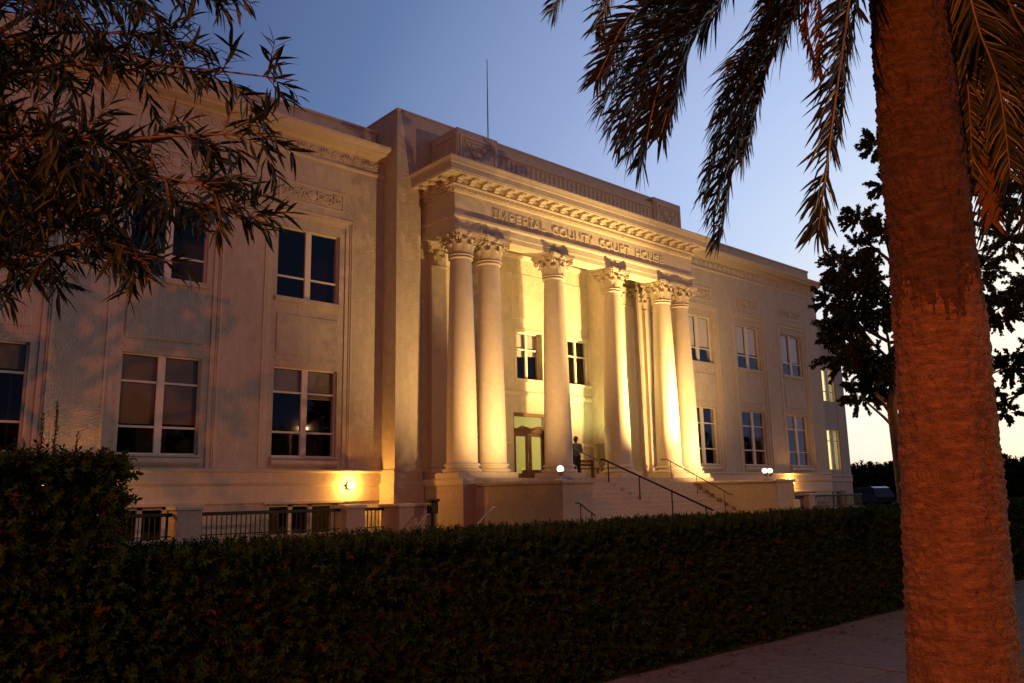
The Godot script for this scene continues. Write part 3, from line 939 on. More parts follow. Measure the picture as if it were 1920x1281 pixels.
	for s in [-1.0, 1.0]:
		for i in 3:
			put("modillion", shared.modillion, M.stone, co, Transform3D(Basis(Vector3.UP, PI / 2 * s), Vector3(6.91 * s, 12.478, 2.36 - 0.56 * i)))
	g = G.new()
	g.box(Vector3(-6.6, 12.75, 0.82), Vector3(6.6, 13.0, 2.5))
	put("roof", g, M.roofing, ch)
	# attic above the cornice
	for s in [-1.0, 1.0]:
		var b := part_node("attic_block", ch)
		var a0: float = 4.55 if s > 0 else -6.53
		var a1: float = 6.53 if s > 0 else -4.55
		g = G.new()
		g.cut_box(Vector3(a0, 13.0, 0.82), Vector3(a1, 14.56, 2.37), 0.05)
		put("block", g, M.stucco, b)
		g = G.new()
		g.box(Vector3(a0 + 0.14, 13.15, 2.37), Vector3(a1 - 0.14, 13.23, 2.41)); g.box(Vector3(a0 + 0.14, 14.22, 2.37), Vector3(a1 - 0.14, 14.32, 2.41))
		g.box(Vector3(a0 + 0.14, 13.23, 2.37), Vector3(a0 + 0.22, 14.22, 2.41)); g.box(Vector3(a1 - 0.22, 13.23, 2.37), Vector3(a1 - 0.14, 14.22, 2.41))
		var ox := a0 if s < 0 else a1
		g.box(Vector3(ox - 0.04, 13.2, 1.0), Vector3(ox + 0.04, 13.28, 2.2)); g.box(Vector3(ox - 0.04, 14.22, 1.0), Vector3(ox + 0.04, 14.3, 2.2))
		put("panel_frame", g, M.stone, b)
		g = G.new()
		var m := (a0 + a1) / 2
		g.tube([Vector3(m - 0.62, 14.12, 2.38), Vector3(m, 13.34, 2.40), Vector3(m + 0.62, 14.12, 2.38), Vector3(m - 0.62, 14.12, 2.38)], [0.045, 0.045, 0.045, 0.045], 6)
		for e in [[-0.25, 0.0], [0.25, 0.0], [0.0, -0.25]]:
			g.lathe([Vector2(0, -0.01), Vector2(0.12, 0.0), Vector2(0.10, 0.04), Vector2(0, 0.06)], 9, Transform3D(Basis(Vector3.RIGHT, Vector3.BACK, Vector3.UP), Vector3(m + e[0], 13.94 + e[1], 2.37)))
		put("relief", g, M.stone, b)
	g = G.new()
	g.cut_box(Vector3(-4.56, 13.0, 0.82), Vector3(4.56, 14.31, 2.26), 0.02)
	var mid := put("attic_wall", g, M.stucco, ch)
	g = G.new()
	g.mould([Vector2(-4.55, 2.26), Vector2(4.55, 2.26)], [Vector2(0, 14.0), Vector2(0.05, 14.02), Vector2(0.07, 14.08), Vector2(0.0, 14.12)], -1.0)
	g.mould([Vector2(-4.55, 2.26), Vector2(4.55, 2.26)], [Vector2(0, 13.12), Vector2(0.05, 13.14), Vector2(0.05, 13.22), Vector2(0.0, 13.24)], -1.0)
	put("fillet", g, M.stone, mid)
	var flute := G.new()
	flute.cut_box(Vector3(-0.065, 0, -0.01), Vector3(0.065, 0.68, 0.032), 0.015)
	var fm := flute.mesh()
	for i in 35:
		put("fluting_bar", fm, M.stone, mid, Transform3D(Basis.IDENTITY, Vector3(-4.25 + 0.25 * i, 13.28, 2.26)))
	# mast on the roof
	g = G.new()
	g.tube([Vector3(-0.5, 13.7, -3.0), Vector3(-0.5, 19.0, -3.0), Vector3(-0.5, 21.7, -3.0)], [0.035, 0.03, 0.018], 6)
	put("mast", g, M.steel, ch)
	g = G.new()
	g.box(Vector3(-8.0, 13.4, -13.9), Vector3(8.0, 13.7, -1.2))
	put("roof", g, M.roofing, ch)

func rear_wing() -> void:
	# the set-back wing at the far end, lights on inside
	var g := G.new()
	var holes := []
	for c in [27.0, 32.5]:
		holes.append(Rect2(c - 0.85, 2.9, 1.7, 2.84)); holes.append(Rect2(c - 0.85, 7.75, 1.7, 2.4)); holes.append(Rect2(c - 1.2, 0.25, 2.4, 1.2))
	g.wall(22.97, 34.8, 0, 13.2, -4.5, -4.9, holes)
	put("wall", g, M.stucco, ch)
	g = G.new()
	g.box(Vector3(34.4, 0, -14.0), Vector3(34.8, 13.2, -4.905))
	put("wall", g, M.stucco, ch)
	g = G.new()
	g.box(Vector3(22.97, 13.2, -14.0), Vector3(34.9, 13.6, -4.4))
	put("cornice", g, M.stone, ch)
	g = G.new()
	g.mould([Vector2(22.97, -4.5), Vector2(34.8, -4.5)], [Vector2(0, 2.02), Vector2(0.07, 2.10), Vector2(0.07, 2.40), Vector2(0.14, 2.47), Vector2(0.0, 2.54)], -1.0)
	put("water_table", g, M.stone, ch)
	glow("lit_room", lin(1.0, 0.80, 0.30), 1.25)
	for c in [27.0, 32.5]:
		window(ch, c, 2.9, 5.74, 0.85, -4.65, [0.28], {"lit": M.lit_room, "mullion": 0.08})
		window(ch, c, 7.75, 10.15, 0.85, -4.65, [0.70], {"lit": M.lit_room, "mullion": 0.08})
		window(ch, c, 0.25, 1.45, 1.2, -4.7, [], {})
		for e in [-1.1, 1.1]:
			g = G.new()
			g.box(Vector3(c + e - 0.06, 2.54, -4.5), Vector3(c + e + 0.06, 10.6, -4.44))
			put("bay_fillet", g, M.stone, ch)
	g = G.new()
	g.box(Vector3(-22.5, 0, -14.4), Vector3(34.8, 13.2, -14.0))
	put("wall", g, M.stucco, ch)

func courthouse() -> void:
	ch = thing("courthouse", "cream two-storey courthouse with a columned portico between two long wings", "building")
	make_shared()
	wing(-1.0)
	wing(1.0)
	portico()
	rear_wing()

# ---------------------------------------------------------------- lamps and fittings
func floodlight(at: Vector3, heads: Array, label: String) -> void:
	var t := thing("floodlight", label, "floodlight", at, 0.0, "floodlights on the stair walls")
	var g := G.new()
	g.cut_box(Vector3(-0.16, 0.0, -0.10), Vector3(0.16, 0.05, 0.10), 0.012)
	g.tube([Vector3(0, 0.05, 0), Vector3(0, 0.14, 0)], [0.025, 0.025], 8)
	put("base", g, M.steel, t)
	for h in heads:
		var aim: Vector3 = h.aim.normalized()
		var tilt := (Vector3.UP + aim * 0.25).normalized()
		var rt := tilt.cross(Vector3.BACK).normalized()
		var xf := Transform3D(Basis(rt, tilt, rt.cross(tilt)), h.at)
		g = G.new()
		g.lathe([Vector2(0.0, -0.21), Vector2(0.05, -0.21), Vector2(0.075, -0.18), Vector2(0.085, -0.12), Vector2(0.10, -0.11), Vector2(0.10, -0.09), Vector2(0.07, -0.09)], 20, xf)
		g.tube([Vector3(0, 0.10, 0), h.at - tilt * 0.17], [0.02, 0.02], 6)
		for e in [-1.0, 1.0]:
			g.tube([Vector3(h.at.x + 0.03 * e, 0.12, h.at.z), h.at + Vector3(0.15 * e, -0.10, 0), h.at + Vector3(0.15 * e, 0.0, 0)], [0.010, 0.010, 0.010], 5)
		var hs := put("socket", g, M.steel, t)
		g = G.new()
		var dome := []
		for k in 11:
			var q := -PI / 2 * 0.75 + (PI / 2 * 1.75) * k / 10.0
			dome.append(Vector2(maxf(cos(q), 0.0) * 0.105, sin(q) * 0.10))
		g.lathe(dome, 20, xf)
		put("lamp_globe", g, M.flood_glow, hs)
		for b in h.beams:
			spot("flood_beam", at + h.at, at + h.at + (aim if b[3] == Vector3.ZERO else b[3].normalized()), b[0], b[1], b[2], h.color, t, 0.10)

func sconce(at: Vector3, label: String, energy: float) -> void:
	var t := thing("wall_lamp", label, "wall lamp", at, 0.0, "lamps on the basement wall")
	var g := G.new()
	g.cut_box(Vector3(-0.09, -0.12, 0.0), Vector3(0.09, 0.12, 0.04), 0.01)
	g.box(Vector3(-0.03, -0.03, 0.04), Vector3(0.03, 0.03, 0.10))
	put("backplate", g, M.iron, t)
	g = G.new()
	g.lathe([Vector2(0.0, -0.10), Vector2(0.08, -0.09), Vector2(0.11, -0.04), Vector2(0.11, 0.04), Vector2(0.08, 0.09), Vector2(0.0, 0.10)], 16, Transform3D(Basis.IDENTITY, Vector3(0, 0, 0.17)))
	put("lamp_globe", g, M.sconce_glow, t)
	omni("sconce_light", Vector3(0, 0, 0.17), energy, lin(1.0, 0.40, 0.06), t, 0.07, 30.0)

func lamps() -> void:
	glow("flood_glow", lin(1.0, 0.80, 0.50), 3.0)
	glow("sconce_glow", lin(1.0, 0.55, 0.14), 9.0)
	glow("green_glow", lin(0.85, 1.0, 0.45), 2.5)
	glow("street_glow", lin(1.0, 0.45, 0.10), 12.0)
	var warm := lin(1.0, 0.56, 0.19)
	var left := Vector3(-5.75, 2.0, 6.3)
	floodlight(left, [{"at": Vector3(0.0, 0.34, 0.0), "aim": Vector3(0.22, 0.98, -1.0), "color": warm, "beams": [[FLOOD_L, 52.0, 1.0, Vector3.ZERO]]}], "single-headed floodlight glowing on the stair wall beside the left column pair")
	var right := Vector3(5.7, 2.0, 6.3)
	floodlight(right, [
		{"at": Vector3(0.19, 0.34, 0.0), "aim": Vector3(0.05, 0.74, -0.9), "color": warm, "beams": [[FLOOD_R, 54.0, 1.0, Vector3.ZERO]]},
		{"at": Vector3(-0.19, 0.34, 0.0), "aim": Vector3(-0.60, 0.85, -0.82), "color": lin(1.0, 0.62, 0.19), "beams": [[FLOOD_IN, 33.0, 1.0, Vector3.ZERO]]}], "twin-headed floodlight glowing on the stair wall beside the brightly lit column pair")
	sconce(Vector3(-9.3, 2.0, 0.06), "small wall lamp glowing orange beside the corner of the portico pylon", SCONCE)
	sconce(Vector3(18.2, 2.0, 0.06), "small wall lamp glowing orange below the far wing's last windows", SCONCE)
	sconce(Vector3(-17.6, 2.0, 0.06), "small wall lamp on the wing wall behind the tall clipped hedge", SCONCE * 0.8)
	# uplight bowl on a stand inside the portico
	var u := thing("uplight_urn", "greenish uplight bowl on a round stand inside the portico", "lamp", Vector3(2.62, 2.16, 0.80))
	var g := G.new()
	g.lathe([Vector2(0.30, 0.0), Vector2(0.30, 0.06), Vector2(0.22, 0.10), Vector2(0.24, 0.25), Vector2(0.34, 0.35)], 24)
	put("stand", g, M.iron, u)
	g = G.new()
	g.lathe([Vector2(0.34, 0.35), Vector2(0.42, 0.6), Vector2(0.50, 1.1), Vector2(0.54, 1.42), Vector2(0.58, 1.46), Vector2(0.53, 1.46), Vector2(0.46, 1.30)], 32)
	put("bowl", g, M.urn, u)
	g = G.new()
	g.lathe([Vector2(0.0, 1.43), Vector2(0.2, 1.42), Vector2(0.475, 1.37)], 20)
	put("lamp_disc", g, M.green_glow, u)
	spot("uplight", Vector3(2.62, 3.68, 0.80), Vector3(3.4, 7.0, -0.4), 9.0, 65.0, 1.0, lin(0.85, 0.85, 0.25), u, 0.2)
	# ceiling lamp in the lobby
	var lb := thing("lobby_lamp", "flat round ceiling lamp in the lobby behind the glazed doors", "lamp", Vector3(0, 5.6, -3.6))
	g = G.new()
	g.lathe([Vector2(0.0, -0.09), Vector2(0.18, -0.08), Vector2(0.24, -0.03), Vector2(0.24, 0.0)], 20)
	put("lamp_glass", g, M.green_glow, lb)
	omni("lobby_light", Vector3(0, -0.2, 0), 13.0, lin(1.0, 0.88, 0.42), lb, 0.2, 20.0)
	# two sodium street lamps outside the picture: one along the pavement, one across the street
	street_lamp("tall sodium street lamp at the kerb along the pavement", Vector3(-33.5, 0, 28.2), 0.0, STREET, lin(1.0, 0.19, 0.015))
	street_lamp("tall sodium street lamp across the street facing the courthouse", Vector3(9.0, 0, 40.0), 0.0, STREET_FRONT, lin(1.0, 0.50, 0.20))

func street_lamp(label: String, at: Vector3, turn: float, energy: float, color: Color) -> void:
	var sl := thing("street_lamp", label, "street lamp", at, turn, "street lamps")
	var g := G.new()
	g.tube([Vector3(0, 0, 0), Vector3(0, 0.5, 0), Vector3(0, 6.9, 0)], [0.13, 0.09, 0.06], 12)
	put("pole", g, M.steel, sl)
	g = G.new()
	g.tube([Vector3(0, 6.9, 0), Vector3(0.05, 7.4, -0.2), Vector3(0.15, 7.6, -0.8), Vector3(0.22, 7.6, -1.3)], [0.045, 0.04, 0.035, 0.035], 8)
	put("arm", g, M.steel, sl)
	g = G.new()
	g.cut_box(Vector3(0.08, 7.56, -1.9), Vector3(0.38, 7.70, -1.25), 0.04)
	put("hood", g, M.steel, sl)
	g = G.new()
	g.lathe([Vector2(0.0, 7.30), Vector2(0.08, 7.32), Vector2(0.14, 7.42), Vector2(0.14, 7.558)], 14, Transform3D(Basis.IDENTITY, Vector3(0.23, 0, -1.6)))
	put("lamp_bowl", g, M.street_glow, sl)
	omni("street_light", Vector3(0.23, 7.40, -1.6), energy, color, sl, 0.1, 200.0)

func handrail(called: String, label: String, top: Vector3, foot: Vector3, posts: int, group: String, r := 0.024, m: Material = null) -> void:
	var t := thing(called, label, "handrail", Vector3(foot.x, 0, foot.z), 0.0, group)
	if m == null: m = M.iron
	var o := Vector3(foot.x, 0, foot.z)
	var g := G.new()
	var d := (foot - top)
	var lead := Vector3(0, 0, -0.3) if absf(d.x) < 0.1 else Vector3(d.x, 0, d.z).normalized() * -0.12
	g.tube([top + lead - o, top - o, foot - o, foot - lead * 0.6 - Vector3(0, 0.05, 0) - o], [r, r, r, r], 8)
	put("rail", g, m, t)
	for i in posts:
		var p := top.lerp(foot, (i + 0.15) / (posts - 0.7))
		g = G.new()
		var ground: float = maxf(0.0, p.y - 0.95)
		g.tube([Vector3(p.x, ground, p.z) - o, p - o], [r * 0.75, r * 0.75], 6)
		put("post", g, m, t)

func fence(x0: float, x1: float, label: String) -> void:
	var t := thing("area_railing", label, "railing", Vector3((x0 + x1) / 2, 0, 2.5), 0.0, "railings round the basement areas")
	var cx := (x0 + x1) / 2
	var g := G.new()
	g.cut_box(Vector3(x0 - cx, 0, -0.12), Vector3(x1 - cx, 0.66, 0.12), 0.015)
	put("kerb_wall", g, M.base_stone, t)
	g = G.new()
	g.cut_box(Vector3(x0 - cx, 1.22, -0.04), Vector3(x1 - cx, 1.31, 0.04), 0.012)
	put("top_rail", g, M.iron, t)
	g = G.new()
	g.box(Vector3(x0 - cx, 0.72, -0.015), Vector3(x1 - cx, 0.75, 0.015))
	put("bottom_rail", g, M.iron, t)
	var b := G.new()
	b.box(Vector3(-0.011, 0.66, -0.011), Vector3(0.011, 1.22, 0.011))
	var bm := b.mesh()
	var x := x0 + 0.10
	while x < x1 - 0.05:
		put("baluster", bm, M.iron, t, Transform3D(Basis.IDENTITY, Vector3(x - cx, 0, 0)))
		x += 0.132

func pier(x: float, z: float, w: float, h: float, label: String) -> void:
	var t := thing("area_pier", label, "pier", Vector3(x, 0, z), 0.0, "square piers of the area railing")
	var g := G.new()
	g.cut_box(Vector3(-w / 2, 0, -w / 2), Vector3(w / 2, h - 0.1, w / 2), 0.012)
	put("shaft", g, M.base_stone, t)
	g = G.new()
	g.cut_box(Vector3(-w / 2 - 0.06, h - 0.1, -w / 2 - 0.06), Vector3(w / 2 + 0.06, h, w / 2 + 0.06), 0.02)
	put("cap", g, M.stone, t)

func fittings() -> void:
	fence(-21.4, -15.75, "black area railing behind the tall clipped hedge")
	fence(-15.1, -11.0, "black area railing between two square piers below the left wing")
	fence(-10.3, -9.5, "short black area railing beside the portico")
	pier(-15.42, 2.5, 0.62, 1.47, "square pier with one side lit orange at the area railing")
	pier(-10.65, 2.5, 0.62, 1.40, "square pier in the railing below the glowing wall lamp")
	pier(-8.85, 2.6, 1.0, 1.40, "broad square pier beside the portico podium")
	fence(9.5, 15.1, "black area railing below the right wing")
	fence(15.7, 21.4, "black area railing at the far end of the right wing")
	pier(15.42, 2.5, 0.62, 1.40, "square pier in the railing below the right wing")
	pier(8.85, 2.6, 1.0, 1.40, "broad square pier beyond the steps")
	handrail("stair_handrail", "dark handrail running down the middle of the front steps", Vector3(-0.2, 2.84, 3.05), Vector3(1.15, 0.98, 6.75), 4, "handrails of the front steps", 0.036)
	handrail("stair_handrail", "thin handrail on the front steps beside the right stair wall", Vector3(3.94, 2.92, 2.8), Vector3(4.0, 1.5, 5.6), 3, "handrails of the front steps", 0.02)
	handrail("stair_handrail", "thin handrail on the porch behind the standing person", Vector3(0.3, 3.42, 0.9), Vector3(-0.2, 2.86, 2.7), 2, "handrails of the front steps", 0.02)
	handrail("area_handrail", "short handrail in front of the left stair wall", Vector3(-7.3, 1.36, 8.5), Vector3(-6.75, 1.05, 8.5), 2, "short bent handrails", 0.02)
	handrail("area_handrail", "bright steel handrail at the basement steps in front of the stair wall", Vector3(-9.02, 1.28, 7.0), Vector3(-9.5, 0.92, 7.0), 2, "short bent handrails", 0.022, M.steel)
	handrail("area_handrail", "bright steel handrail between the broad pier and the podium", Vector3(-8.62, 1.08, 3.5), Vector3(-9.0, 0.75, 3.5), 2, "short bent handrails", 0.022, M.steel)
	# drop box on a post
	var t := thing("drop_box", "black drop box on a post before the orange-lit podium", "box", Vector3(-8.42, 0, 3.5))
	var g := G.new()
	g.tube([Vector3(0, 0, 0), Vector3(0, 1.1, 0)], [0.05, 0.05], 8)
	put("post", g, M.iron, t)
	g = G.new()
	g.cut_box(Vector3(-0.12, 1.1, -0.14), Vector3(0.12, 1.44, 0.14), 0.02)
	put("body", g, M.iron, t)
	g = G.new()
	g.cut_box(Vector3(-0.16, 1.442, -0.18), Vector3(0.16, 1.53, 0.18), 0.03)
	put("lid", g, M.iron, t)
	# bench and planter on the porch
	t = thing("bench", "brown wooden bench beside the standing person on the porch", "bench", Vector3(1.75, 2.16, 0.35), -0.15)
	for i in 3:
		g = G.new()
		g.cut_box(Vector3(-0.55, 0.43, -0.21 + 0.145 * i), Vector3(0.55, 0.47, -0.08 + 0.145 * i), 0.008)
		put("seat_slat", g, M.wood, t)
	for i in 2:
		g = G.new()
		g.cut_box(Vector3(-0.55, 0.56 + 0.15 * i, -0.27), Vector3(0.55, 0.67 + 0.15 * i, -0.235), 0.008)
		put("back_slat", g, M.wood, t)
	for e in [-0.45, 0.45]:
		g = G.new()
		g.box(Vector3(e - 0.03, 0, -0.23), Vector3(e + 0.03, 0.82, -0.17)); g.box(Vector3(e - 0.03, 0, 0.13), Vector3(e + 0.03, 0.43, 0.19))
		put("leg", g, M.wood, t)
	t = thing("planter", "low brown planter trough in front of the glazed doors", "planter", Vector3(-1.35, 2.16, 0.55))
	g = G.new()
	g.cut_box(Vector3(-0.55, 0.0, -0.2), Vector3(0.55, 0.36, 0.2), 0.02)
	put("trough", g, M.wood, t)
	g = G.new()
	g.box(Vector3(-0.50, 0.362, -0.16), Vector3(0.50, 0.37, 0.16))
	put("soil", g, M.twig, t)
	# grey newspaper box low on the lawn edge, seen over the hedge
	t = thing("sign_slab", "small pale stone slab standing on the lawn below the right stair wall", "slab", Vector3(4.2, 0, 8.2))
	g = G.new()
	g.cut_box(Vector3(-0.25, 0, -0.1), Vector3(0.25, 1.25, 0.1), 0.03)
	put("slab", g, M.stone, t)
	g = G.new()
	g.cut_box(Vector3(-0.36, 0, -0.2), Vector3(0.36, 0.2, 0.2), 0.02)
	put("foot", g, M.base_stone, t)

# ---------------------------------------------------------------- the person on the porch
func blob(bones: Array, cell: float, k: float) -> G:
	# bones: [from, to, radius, radius]; their smooth union meshed as surface nets
	var lo := Vector3.ONE * 1e9; var hi := -lo
	for b in bones:
		for e in 2:
			lo = lo.min(b[e] - Vector3.ONE * (b[2 + e] + cell * 2)); hi = hi.max(b[e] + Vector3.ONE * (b[2 + e] + cell * 2))
	var nx := int((hi.x - lo.x) / cell) + 2; var ny := int((hi.y - lo.y) / cell) + 2; var nz := int((hi.z - lo.z) / cell) + 2
	var f := PackedFloat32Array(); f.resize(nx * ny * nz)
	for z in nz:
		for y in ny:
			for x in nx:
				var p := lo + Vector3(x, y, z) * cell
				var s := 0.0
				for b in bones:
					var ab: Vector3 = b[1] - b[0]
					var t := clampf((p - b[0]).dot(ab) / maxf(ab.length_squared(), 1e-6), 0.0, 1.0)
					var d := p.distance_to(b[0] + ab * t) - lerpf(b[2], b[3], t)
					s += exp(-d / k)
				f[(z * ny + y) * nx + x] = -k * log(maxf(s, 1e-30))
	var ids := {}
	var pts := []
	var g := G.new()
	for z in nz - 1:
		for y in ny - 1:
			for x in nx - 1:
				var sum := Vector3.ZERO; var c := 0
				for e in 12:
					var ax := e / 4; var q := e % 4
					var o := Vector3i.ZERO
					o[(ax + 1) % 3] = q & 1; o[(ax + 2) % 3] = q >> 1
					var o2 := o; o2[ax] = 1
					var a := f[((z + o.z) * ny + y + o.y) * nx + x + o.x]; var b := f[((z + o2.z) * ny + y + o2.y) * nx + x + o2.x]
					if (a < 0) != (b < 0):
						sum += Vector3(o).lerp(Vector3(o2), a / (a - b)); c += 1
				if c > 0:
					ids[Vector3i(x, y, z)] = pts.size()
					pts.append(lo + (Vector3(x, y, z) + sum / c) * cell)
	var nrm := PackedVector3Array()
	for p: Vector3 in pts:
		var q := ((p - lo) / cell)
		var i := Vector3i(clampi(int(q.x), 1, nx - 3), clampi(int(q.y), 1, ny - 3), clampi(int(q.z), 1, nz - 3))
		var at := func(dx: int, dy: int, dz: int) -> float: return f[((i.z + dz) * ny + i.y + dy) * nx + i.x + dx]
		nrm.append(Vector3(at.call(1, 0, 0) + at.call(2, 0, 0) - at.call(0, 0, 0) - at.call(-1, 0, 0), at.call(0, 1, 0) + at.call(0, 2, 0) - at.call(0, 0, 0) - at.call(0, -1, 0), at.call(0, 0, 1) + at.call(0, 0, 2) - at.call(0, 0, 0) - at.call(0, 0, -1)).normalized())
	for key: Vector3i in ids:
		for ax in 3:
			var u := (ax + 1) % 3; var w := (ax + 2) % 3
			var o := Vector3i.ZERO; o[ax] = 1
			var a := f[(key.z * ny + key.y) * nx + key.x]; var b := f[((key.z + o.z) * ny + key.y + o.y) * nx + key.x + o.x]
			if (a < 0) == (b < 0): continue
			var k1 := key; k1[u] -= 1
			var k2 := key; k2[u] -= 1; k2[w] -= 1
			var k3 := key; k3[w] -= 1
			if ids.has(k1) and ids.has(k2) and ids.has(k3):
				var q := [ids[key], ids[k1], ids[k2], ids[k3]]
				g.tri(pts[q[0]], pts[q[1]], pts[q[2]], nrm[q[0]], nrm[q[1]], nrm[q[2]])
				g.tri(pts[q[0]], pts[q[2]], pts[q[3]], nrm[q[0]], nrm[q[2]], nrm[q[3]])
	return g

func person() -> void:
	# stands in profile, head bent, hands together in front; local +z is where the person faces
	var t := thing("person", "person in a grey shirt and dark trousers standing on the porch, head bent", "person", Vector3(1.08, 2.16, 0.42), PI * 0.72)
	var V := func(x: float, y: float, z: float) -> Vector3: return Vector3(x, y, z)
	var body := [
		[V.call(0.0, 1.0, 0.0), V.call(0.0, 1.32, -0.02), 0.145, 0.15], [V.call(-0.15, 1.38, -0.02), V.call(0.15, 1.38, -0.02), 0.075, 0.075],
		[V.call(0, 1.40, -0.01), V.call(0, 1.52, 0.03), 0.058, 0.052], [V.call(0, 1.60, 0.06), V.call(0, 1.64, 0.05), 0.078, 0.088], [V.call(0, 1.555, 0.10), V.call(0, 1.60, 0.12), 0.045, 0.04], [V.call(0, 1.60, 0.145), V.call(0, 1.585, 0.16), 0.014, 0.012],
		[V.call(0.085, 0.94, 0.0), V.call(0.095, 0.50, 0.02), 0.085, 0.058], [V.call(0.095, 0.50, 0.02), V.call(0.10, 0.09, -0.02), 0.056, 0.038], [V.call(0.10, 0.04, -0.04), V.call(0.115, 0.03, 0.15), 0.038, 0.030],
		[V.call(-0.085, 0.94, 0.0), V.call(-0.095, 0.50, 0.04), 0.085, 0.058], [V.call(-0.095, 0.50, 0.04), V.call(-0.10, 0.09, 0.02), 0.056, 0.038], [V.call(-0.10, 0.04, 0.0), V.call(-0.115, 0.03, 0.19), 0.038, 0.030],
		[V.call(0.19, 1.36, -0.02), V.call(0.235, 1.09, -0.01), 0.052, 0.042], [V.call(0.235, 1.09, -0.01), V.call(0.12, 1.05, 0.22), 0.04, 0.028],
		[V.call(-0.19, 1.36, -0.02), V.call(-0.235, 1.09, -0.01), 0.052, 0.042], [V.call(-0.235, 1.09, -0.01), V.call(-0.10, 1.06, 0.22), 0.04, 0.028]]
	for s in [-1.0, 1.0]:
		body.append([V.call(0.11 * s, 1.05, 0.23), V.call(0.06 * s, 1.05, 0.29), 0.026, 0.022])
		for i in 4:
			body.append([V.call(0.06 * s, 1.075 - 0.018 * i, 0.28), V.call(0.015 * s, 1.07 - 0.018 * i, 0.33 - 0.008 * absf(i - 1)), 0.0095, 0.008])
		body.append([V.call(0.075 * s, 1.07, 0.26), V.call(0.035 * s, 1.10, 0.29), 0.011, 0.009])
	var b := put("body", blob(body, 0.022, 0.012), M.skin, t)
	var shirt := [[V.call(0.0, 0.96, 0.0), V.call(0.0, 1.32, -0.02), 0.158, 0.163], [V.call(-0.15, 1.375, -0.02), V.call(0.15, 1.375, -0.02), 0.088, 0.088],
		[V.call(0.19, 1.36, -0.02), V.call(0.232, 1.12, -0.01), 0.066, 0.058], [V.call(-0.19, 1.36, -0.02), V.call(-0.232, 1.12, -0.01), 0.066, 0.058]]
	put("shirt", blob(shirt, 0.025, 0.012), M.shirt, b)
	var tr := [[V.call(-0.04, 0.93, 0.0), V.call(0.04, 0.93, 0.0), 0.15, 0.15]]
	for s in [-1.0, 1.0]:
		var lead := 0.0 if s > 0 else 0.02
		tr.append([V.call(0.085 * s, 0.92, 0.0), V.call(0.095 * s, 0.50, 0.02 + lead), 0.10, 0.075])
		tr.append([V.call(0.095 * s, 0.50, 0.02 + lead), V.call(0.10 * s, 0.13, -0.01 + lead * 1.5), 0.073, 0.062])
	put("trousers", blob(tr, 0.025, 0.012), M.trousers, b)
	put("hair", blob([[V.call(0, 1.64, 0.02), V.call(0, 1.68, 0.05), 0.098, 0.092], [V.call(0, 1.56, -0.03), V.call(0, 1.62, 0.0), 0.062, 0.085]], 0.018, 0.012), M.hair, b)

# ---------------------------------------------------------------- ground
func ground() -> void:
	var g := G.new()
	g.quad(Vector3(-700, 0, -700), Vector3(700, 0, -700), Vector3(700, 0, 700), Vector3(-700, 0, 700), Vector3.UP)
	struct_(put("ground", g, M.lawn, self))
	g = G.new()
	g.box(Vector3(-80, -0.2, 18.78), Vector3(80, 0.004, 30.0))
	var pv := put("pavement", g, M.twig, self)
	struct_(pv)
	g = G.new()
	g.cut_box(Vector3(-0.745, -0.05, -0.745), Vector3(0.745, 0.0, 0.745), 0.008)
	var slab := g.mesh()
	for i in 22:
		for j in 5:
			put("slab", slab, M.concrete, pv, Transform3D(Basis(Vector3.UP, rng.randf_range(-0.002, 0.002)).rotated(Vector3.RIGHT, rng.randf_range(-0.003, 0.003)), Vector3(-33.0 + 1.5 * i, 0.016 + rng.randf_range(-0.003, 0.003), 19.55 + 1.5 * j)))
	g = G.new()
	g.cut_box(Vector3(-80, -0.05, 18.80), Vector3(-33.76, 0.014, 26.28), 0.008)
	g.cut_box(Vector3(-0.74, -0.05, 18.80), Vector3(80, 0.014, 26.28), 0.008)
	g.cut_box(Vector3(-80, -0.05, 26.31), Vector3(80, 0.014, 30.0), 0.008)
	put("paving_field", g, M.concrete, pv)
	g = G.new()
	g.cut_box(Vector3(-80, -0.2, 30.002), Vector3(80, 0.016, 30.2), 0.01)
	struct_(put("kerb", g, M.stone, self))
	g = G.new()
	g.quad(Vector3(-200, 0.004, 30.2), Vector3(200, 0.004, 30.2), Vector3(200, 0.004, 35.2), Vector3(-200, 0.004, 35.2), Vector3.UP)
	struct_(put("road", g, M.asphalt, self))
	g = G.new()
	g.quad(Vector3(44, 0.004, -200), Vector3(56, 0.004, -200), Vector3(56, 0.004, 18), Vector3(44, 0.004, 18), Vector3.UP)
	struct_(put("side_road", g, M.asphalt, self))
	g = G.new()
	g.quad(Vector3(-2.6, 0.006, 6.62), Vector3(2.6, 0.006, 6.62), Vector3(2.6, 0.006, 17.0), Vector3(-2.6, 0.006, 17.0), Vector3.UP)
	struct_(put("front_path", g, M.concrete, self))

# ---------------------------------------------------------------- plants
func leaf_mesh(length: float, width: float, fold: float, bend: float, steps := 3) -> ArrayMesh:
	var g := G.new()
	add_leaf(g, Transform3D.IDENTITY, length, width, fold, bend, steps)
	return g.mesh()

# a leaf that starts at the origin and grows along +y, its face turned to +z
func add_leaf(g: G, xf: Transform3D, length: float, width: float, fold: float, bend: float, steps := 3) -> void:
	var rows := []
	for i in steps + 1:
		var t := float(i) / steps
		var w := width * 0.5 * sin(PI * clampf(0.08 + 0.90 * pow(t, 0.85), 0.0, 1.0))
		var c := Vector3(0, length * t, -bend * t * t * length)
		rows.append(PackedVector3Array([c + Vector3(-w, 0, fold * w), c, c + Vector3(w, 0, fold * w)]))
	g.grid(rows, false, false, xf)

func facing(dir: Vector3, up: Vector3) -> Basis:
	# +y along dir, +z as near to "up" as can be
	var y := dir.normalized()
	var x := y.cross(up)
	if x.length() < 0.01: x = y.cross(Vector3.RIGHT)
	x = x.normalized()
	return Basis(x, y, x.cross(y))

